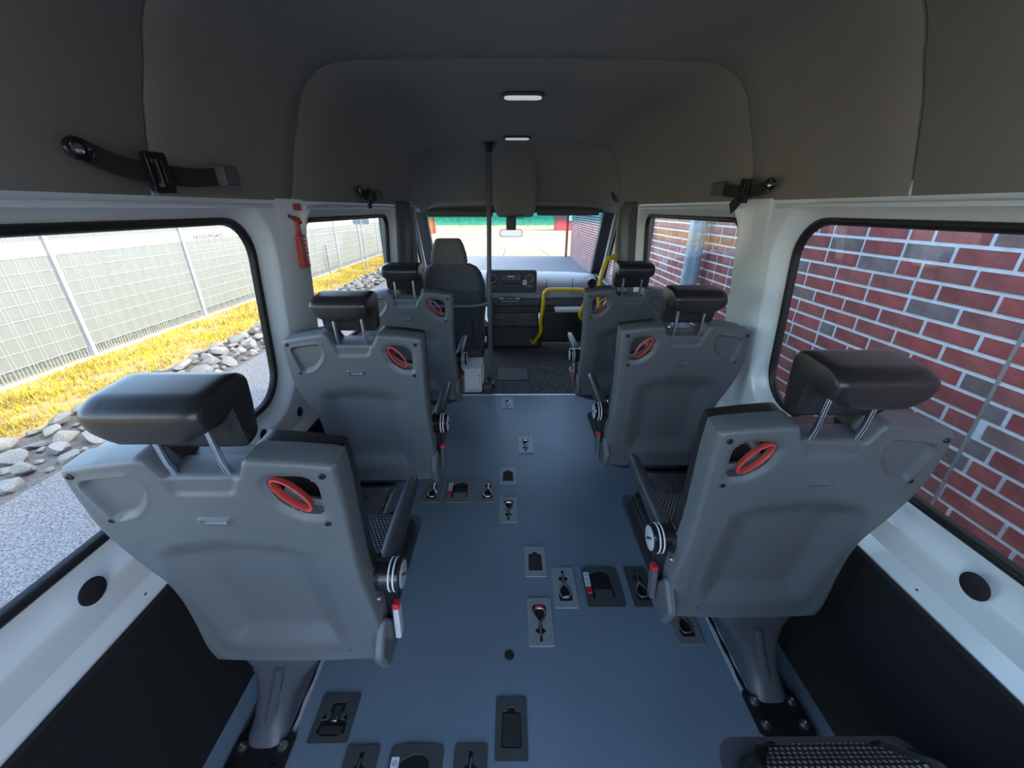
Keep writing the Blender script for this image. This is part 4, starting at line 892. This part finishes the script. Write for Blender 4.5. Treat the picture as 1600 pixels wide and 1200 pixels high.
# rubble stones between asphalt and grass
def stone_mesh(seed):
    r_ = random.Random(seed); bm = bmesh.new(); bmesh.ops.create_icosphere(bm, subdivisions=2, radius=1)
    sx, sy, sz = r_.uniform(.8, 1.25), r_.uniform(.7, 1.0), r_.uniform(.45, .65)
    planes = [(Vector((r_.gauss(0, 1), r_.gauss(0, 1), r_.gauss(0, 1))).normalized(), r_.uniform(.42, .78)) for _ in range(12)]
    for v in bm.verts:
        for n, d in planes:
            q = v.co.dot(n)
            if q > d: v.co -= n * (q - d)
        v.co = Vector((v.co.x * sx, v.co.y * sy, v.co.z * sz))
    me = bpy.data.meshes.new('rubble_stone'); bm.to_mesh(me); bm.free(); me.materials.append(M['stone']); me.set_sharp_from_angle(angle=radians(25)); return me
SM = [stone_mesh(i) for i in range(9)]
rs = random.Random(11); spots = []
for rad, tries in ((.15, 900), (.125, 2500), (.095, 5000), (.065, 6000), (.05, 4000)):
    for _ in range(tries):
        x, y = rs.uniform(-5.05, -4.2), rs.uniform(1.6, 16); q = rad * rs.uniform(.85, 1.1)
        if x > -5.10 + .07 * sin(y * 3) + q * .4 and all((x - p[0]) ** 2 + (y - p[1]) ** 2 > (.90 * (q + p[2])) ** 2 for p in spots if abs(p[1] - y) < .3): spots.append((x, y, q))
spots.sort(key=lambda p: abs(p[1] - 4.2) if p[1] < 7 else p[1])
g_me = []
for i, (x, y, r_) in enumerate(spots):
    rot = (rs.uniform(-.4, .4), rs.uniform(-.4, .4), rs.uniform(0, 6.28)); z = GZ + r_ * .35
    if i < 300:
        o = link('rubble_stone', SM[i % 9], None, (x, y, z), rot); o.scale = (r_, r_, r_)
        tag(o, 'rough grey rubble stone in the stone strip between asphalt and grass', 'stone', 'rubble stones')
    else: g_me.append((x, y, z, r_, rot, i % 9))
g = G()
for x, y, z, r_, rot, k in g_me:
    mx = Matrix.LocRotScale(Vector((x, y, z)), __import__('mathutils').Euler(rot), Vector((r_, r_, r_))); g.add([v.co for v in SM[k].vertices], [tuple(p.vertices) for p in SM[k].polygons], mx)
tag(g.obj('distant_rubble', 'stone', smooth=25), 'more rubble stones further along the strip', 'stones', kind='stuff')

# grass blades
rg = np.random.default_rng(5); n = 42000
gy = 1.0 + 25 * rg.random(n) ** 1.4; gx = -5.05 - 1.62 * rg.random(n); clump = np.sin(gx * 5 + 1.3 * np.sin(gy * 2)) * np.sin(gy * 3.1 + gx)
keep = (rg.random(n) < (.55 + .45 * clump)) & (gx > -6.6) & (gx < -5.20) & (np.hypot(gx + 5.45, gy - 15.6) > .12); gx, gy = gx[keep], gy[keep]; n = len(gx)
hgt = rg.uniform(.03, .10, n); ang = rg.uniform(0, 2 * pi, n); wd = rg.uniform(.006, .012, n); ln = rg.uniform(-.05, .05, (n, 2))
vv = np.zeros((n, 3, 3)); vv[:, 0, 0] = gx - np.cos(ang) * wd; vv[:, 0, 1] = gy - np.sin(ang) * wd; vv[:, 1, 0] = gx + np.cos(ang) * wd; vv[:, 1, 1] = gy + np.sin(ang) * wd
vv[:, 2, 0] = gx + ln[:, 0]; vv[:, 2, 1] = gy + ln[:, 1]; vv[:, :2, 2] = GZ - .012; vv[:, 2, 2] = GZ + hgt
me = bpy.data.meshes.new('grass'); me.from_pydata(vv.reshape(-1, 3).tolist(), [], np.arange(3 * n).reshape(-1, 3).tolist()); me.materials.append(M['blade'])
tag(link('grass', me), 'dry yellow grass growing along the fence', 'grass', kind='stuff')

# far end of the yard
tag(G().tube([(2.72, 20.4, GZ), (2.72, 20.4, 2.4)], .06, 12).obj('steel_column', 'maroon'), 'dark red steel column beyond the brick building', 'column')
t = thing('container_hut', 'red hut with white windows at the far end of the yard', 'hut', (6.3, 46, GZ))
G().box(-1.3, 3.6, 0, 2.5, 0, 2.9).obj('hut_body', 'redpaint', t, bevel=.03)
for x in (-.2, 1.4): G().box(x, x + 1.2, -.04, .02, 1.0, 2.4).obj('hut_window', 'winwhite', t, bevel=.02)
t = thing('orange_barrier', 'orange construction barrier at the far left of the yard', 'barrier', (-7.6, 40.5, GZ))
G().box(-.6, .45, 0, .5, .0, 1.4).obj('barrier_body', 'orange', t, bevel=.05)
for x in (-.55, .42): G().box(x - .06, x + .06, -.1, .6, 0, 1.9).obj('barrier_post', 'maroon', t)
t = thing('green_fence', 'long green panel fence closing the far end of the yard', 'fence', (-2, 56, GZ))
for k in range(10): G().box(-22 + k * 4.4, -22 + k * 4.4 + 4.3, 0, .06, .15, 2.6).obj('fence_board', 'green', t)
for k in range(11): G().box(-22.08 + k * 4.4, -21.96 + k * 4.4, -.08, .02, 0, 2.7).obj('fence_post', 'signback', t)
G().box(-22, 22, -.06, 0, 1.2, 1.3).obj('fence_rail', 'signback', t)
for pts, lab in (([(.1, 17.5), (-.35, 20.5), (-.3, 24), (-.6, 27)], 'long crack'), ([(2.0, 20.2), (1.4, 30)], 'straight joint')):
    g = G(); P = smooth_path([(x, y, 0) for x, y in pts], 6); g.loft([[(p.x - .04, p.y, GZ + .002), (p.x + .04, p.y, GZ + .002), (p.x + .04, p.y, GZ + .005), (p.x - .04, p.y, GZ + .005)] for p in P])
    tag(g.obj('tar_seam', 'plate_d'), 'dark tar seam in the sunny yard, ' + lab, 'seam')
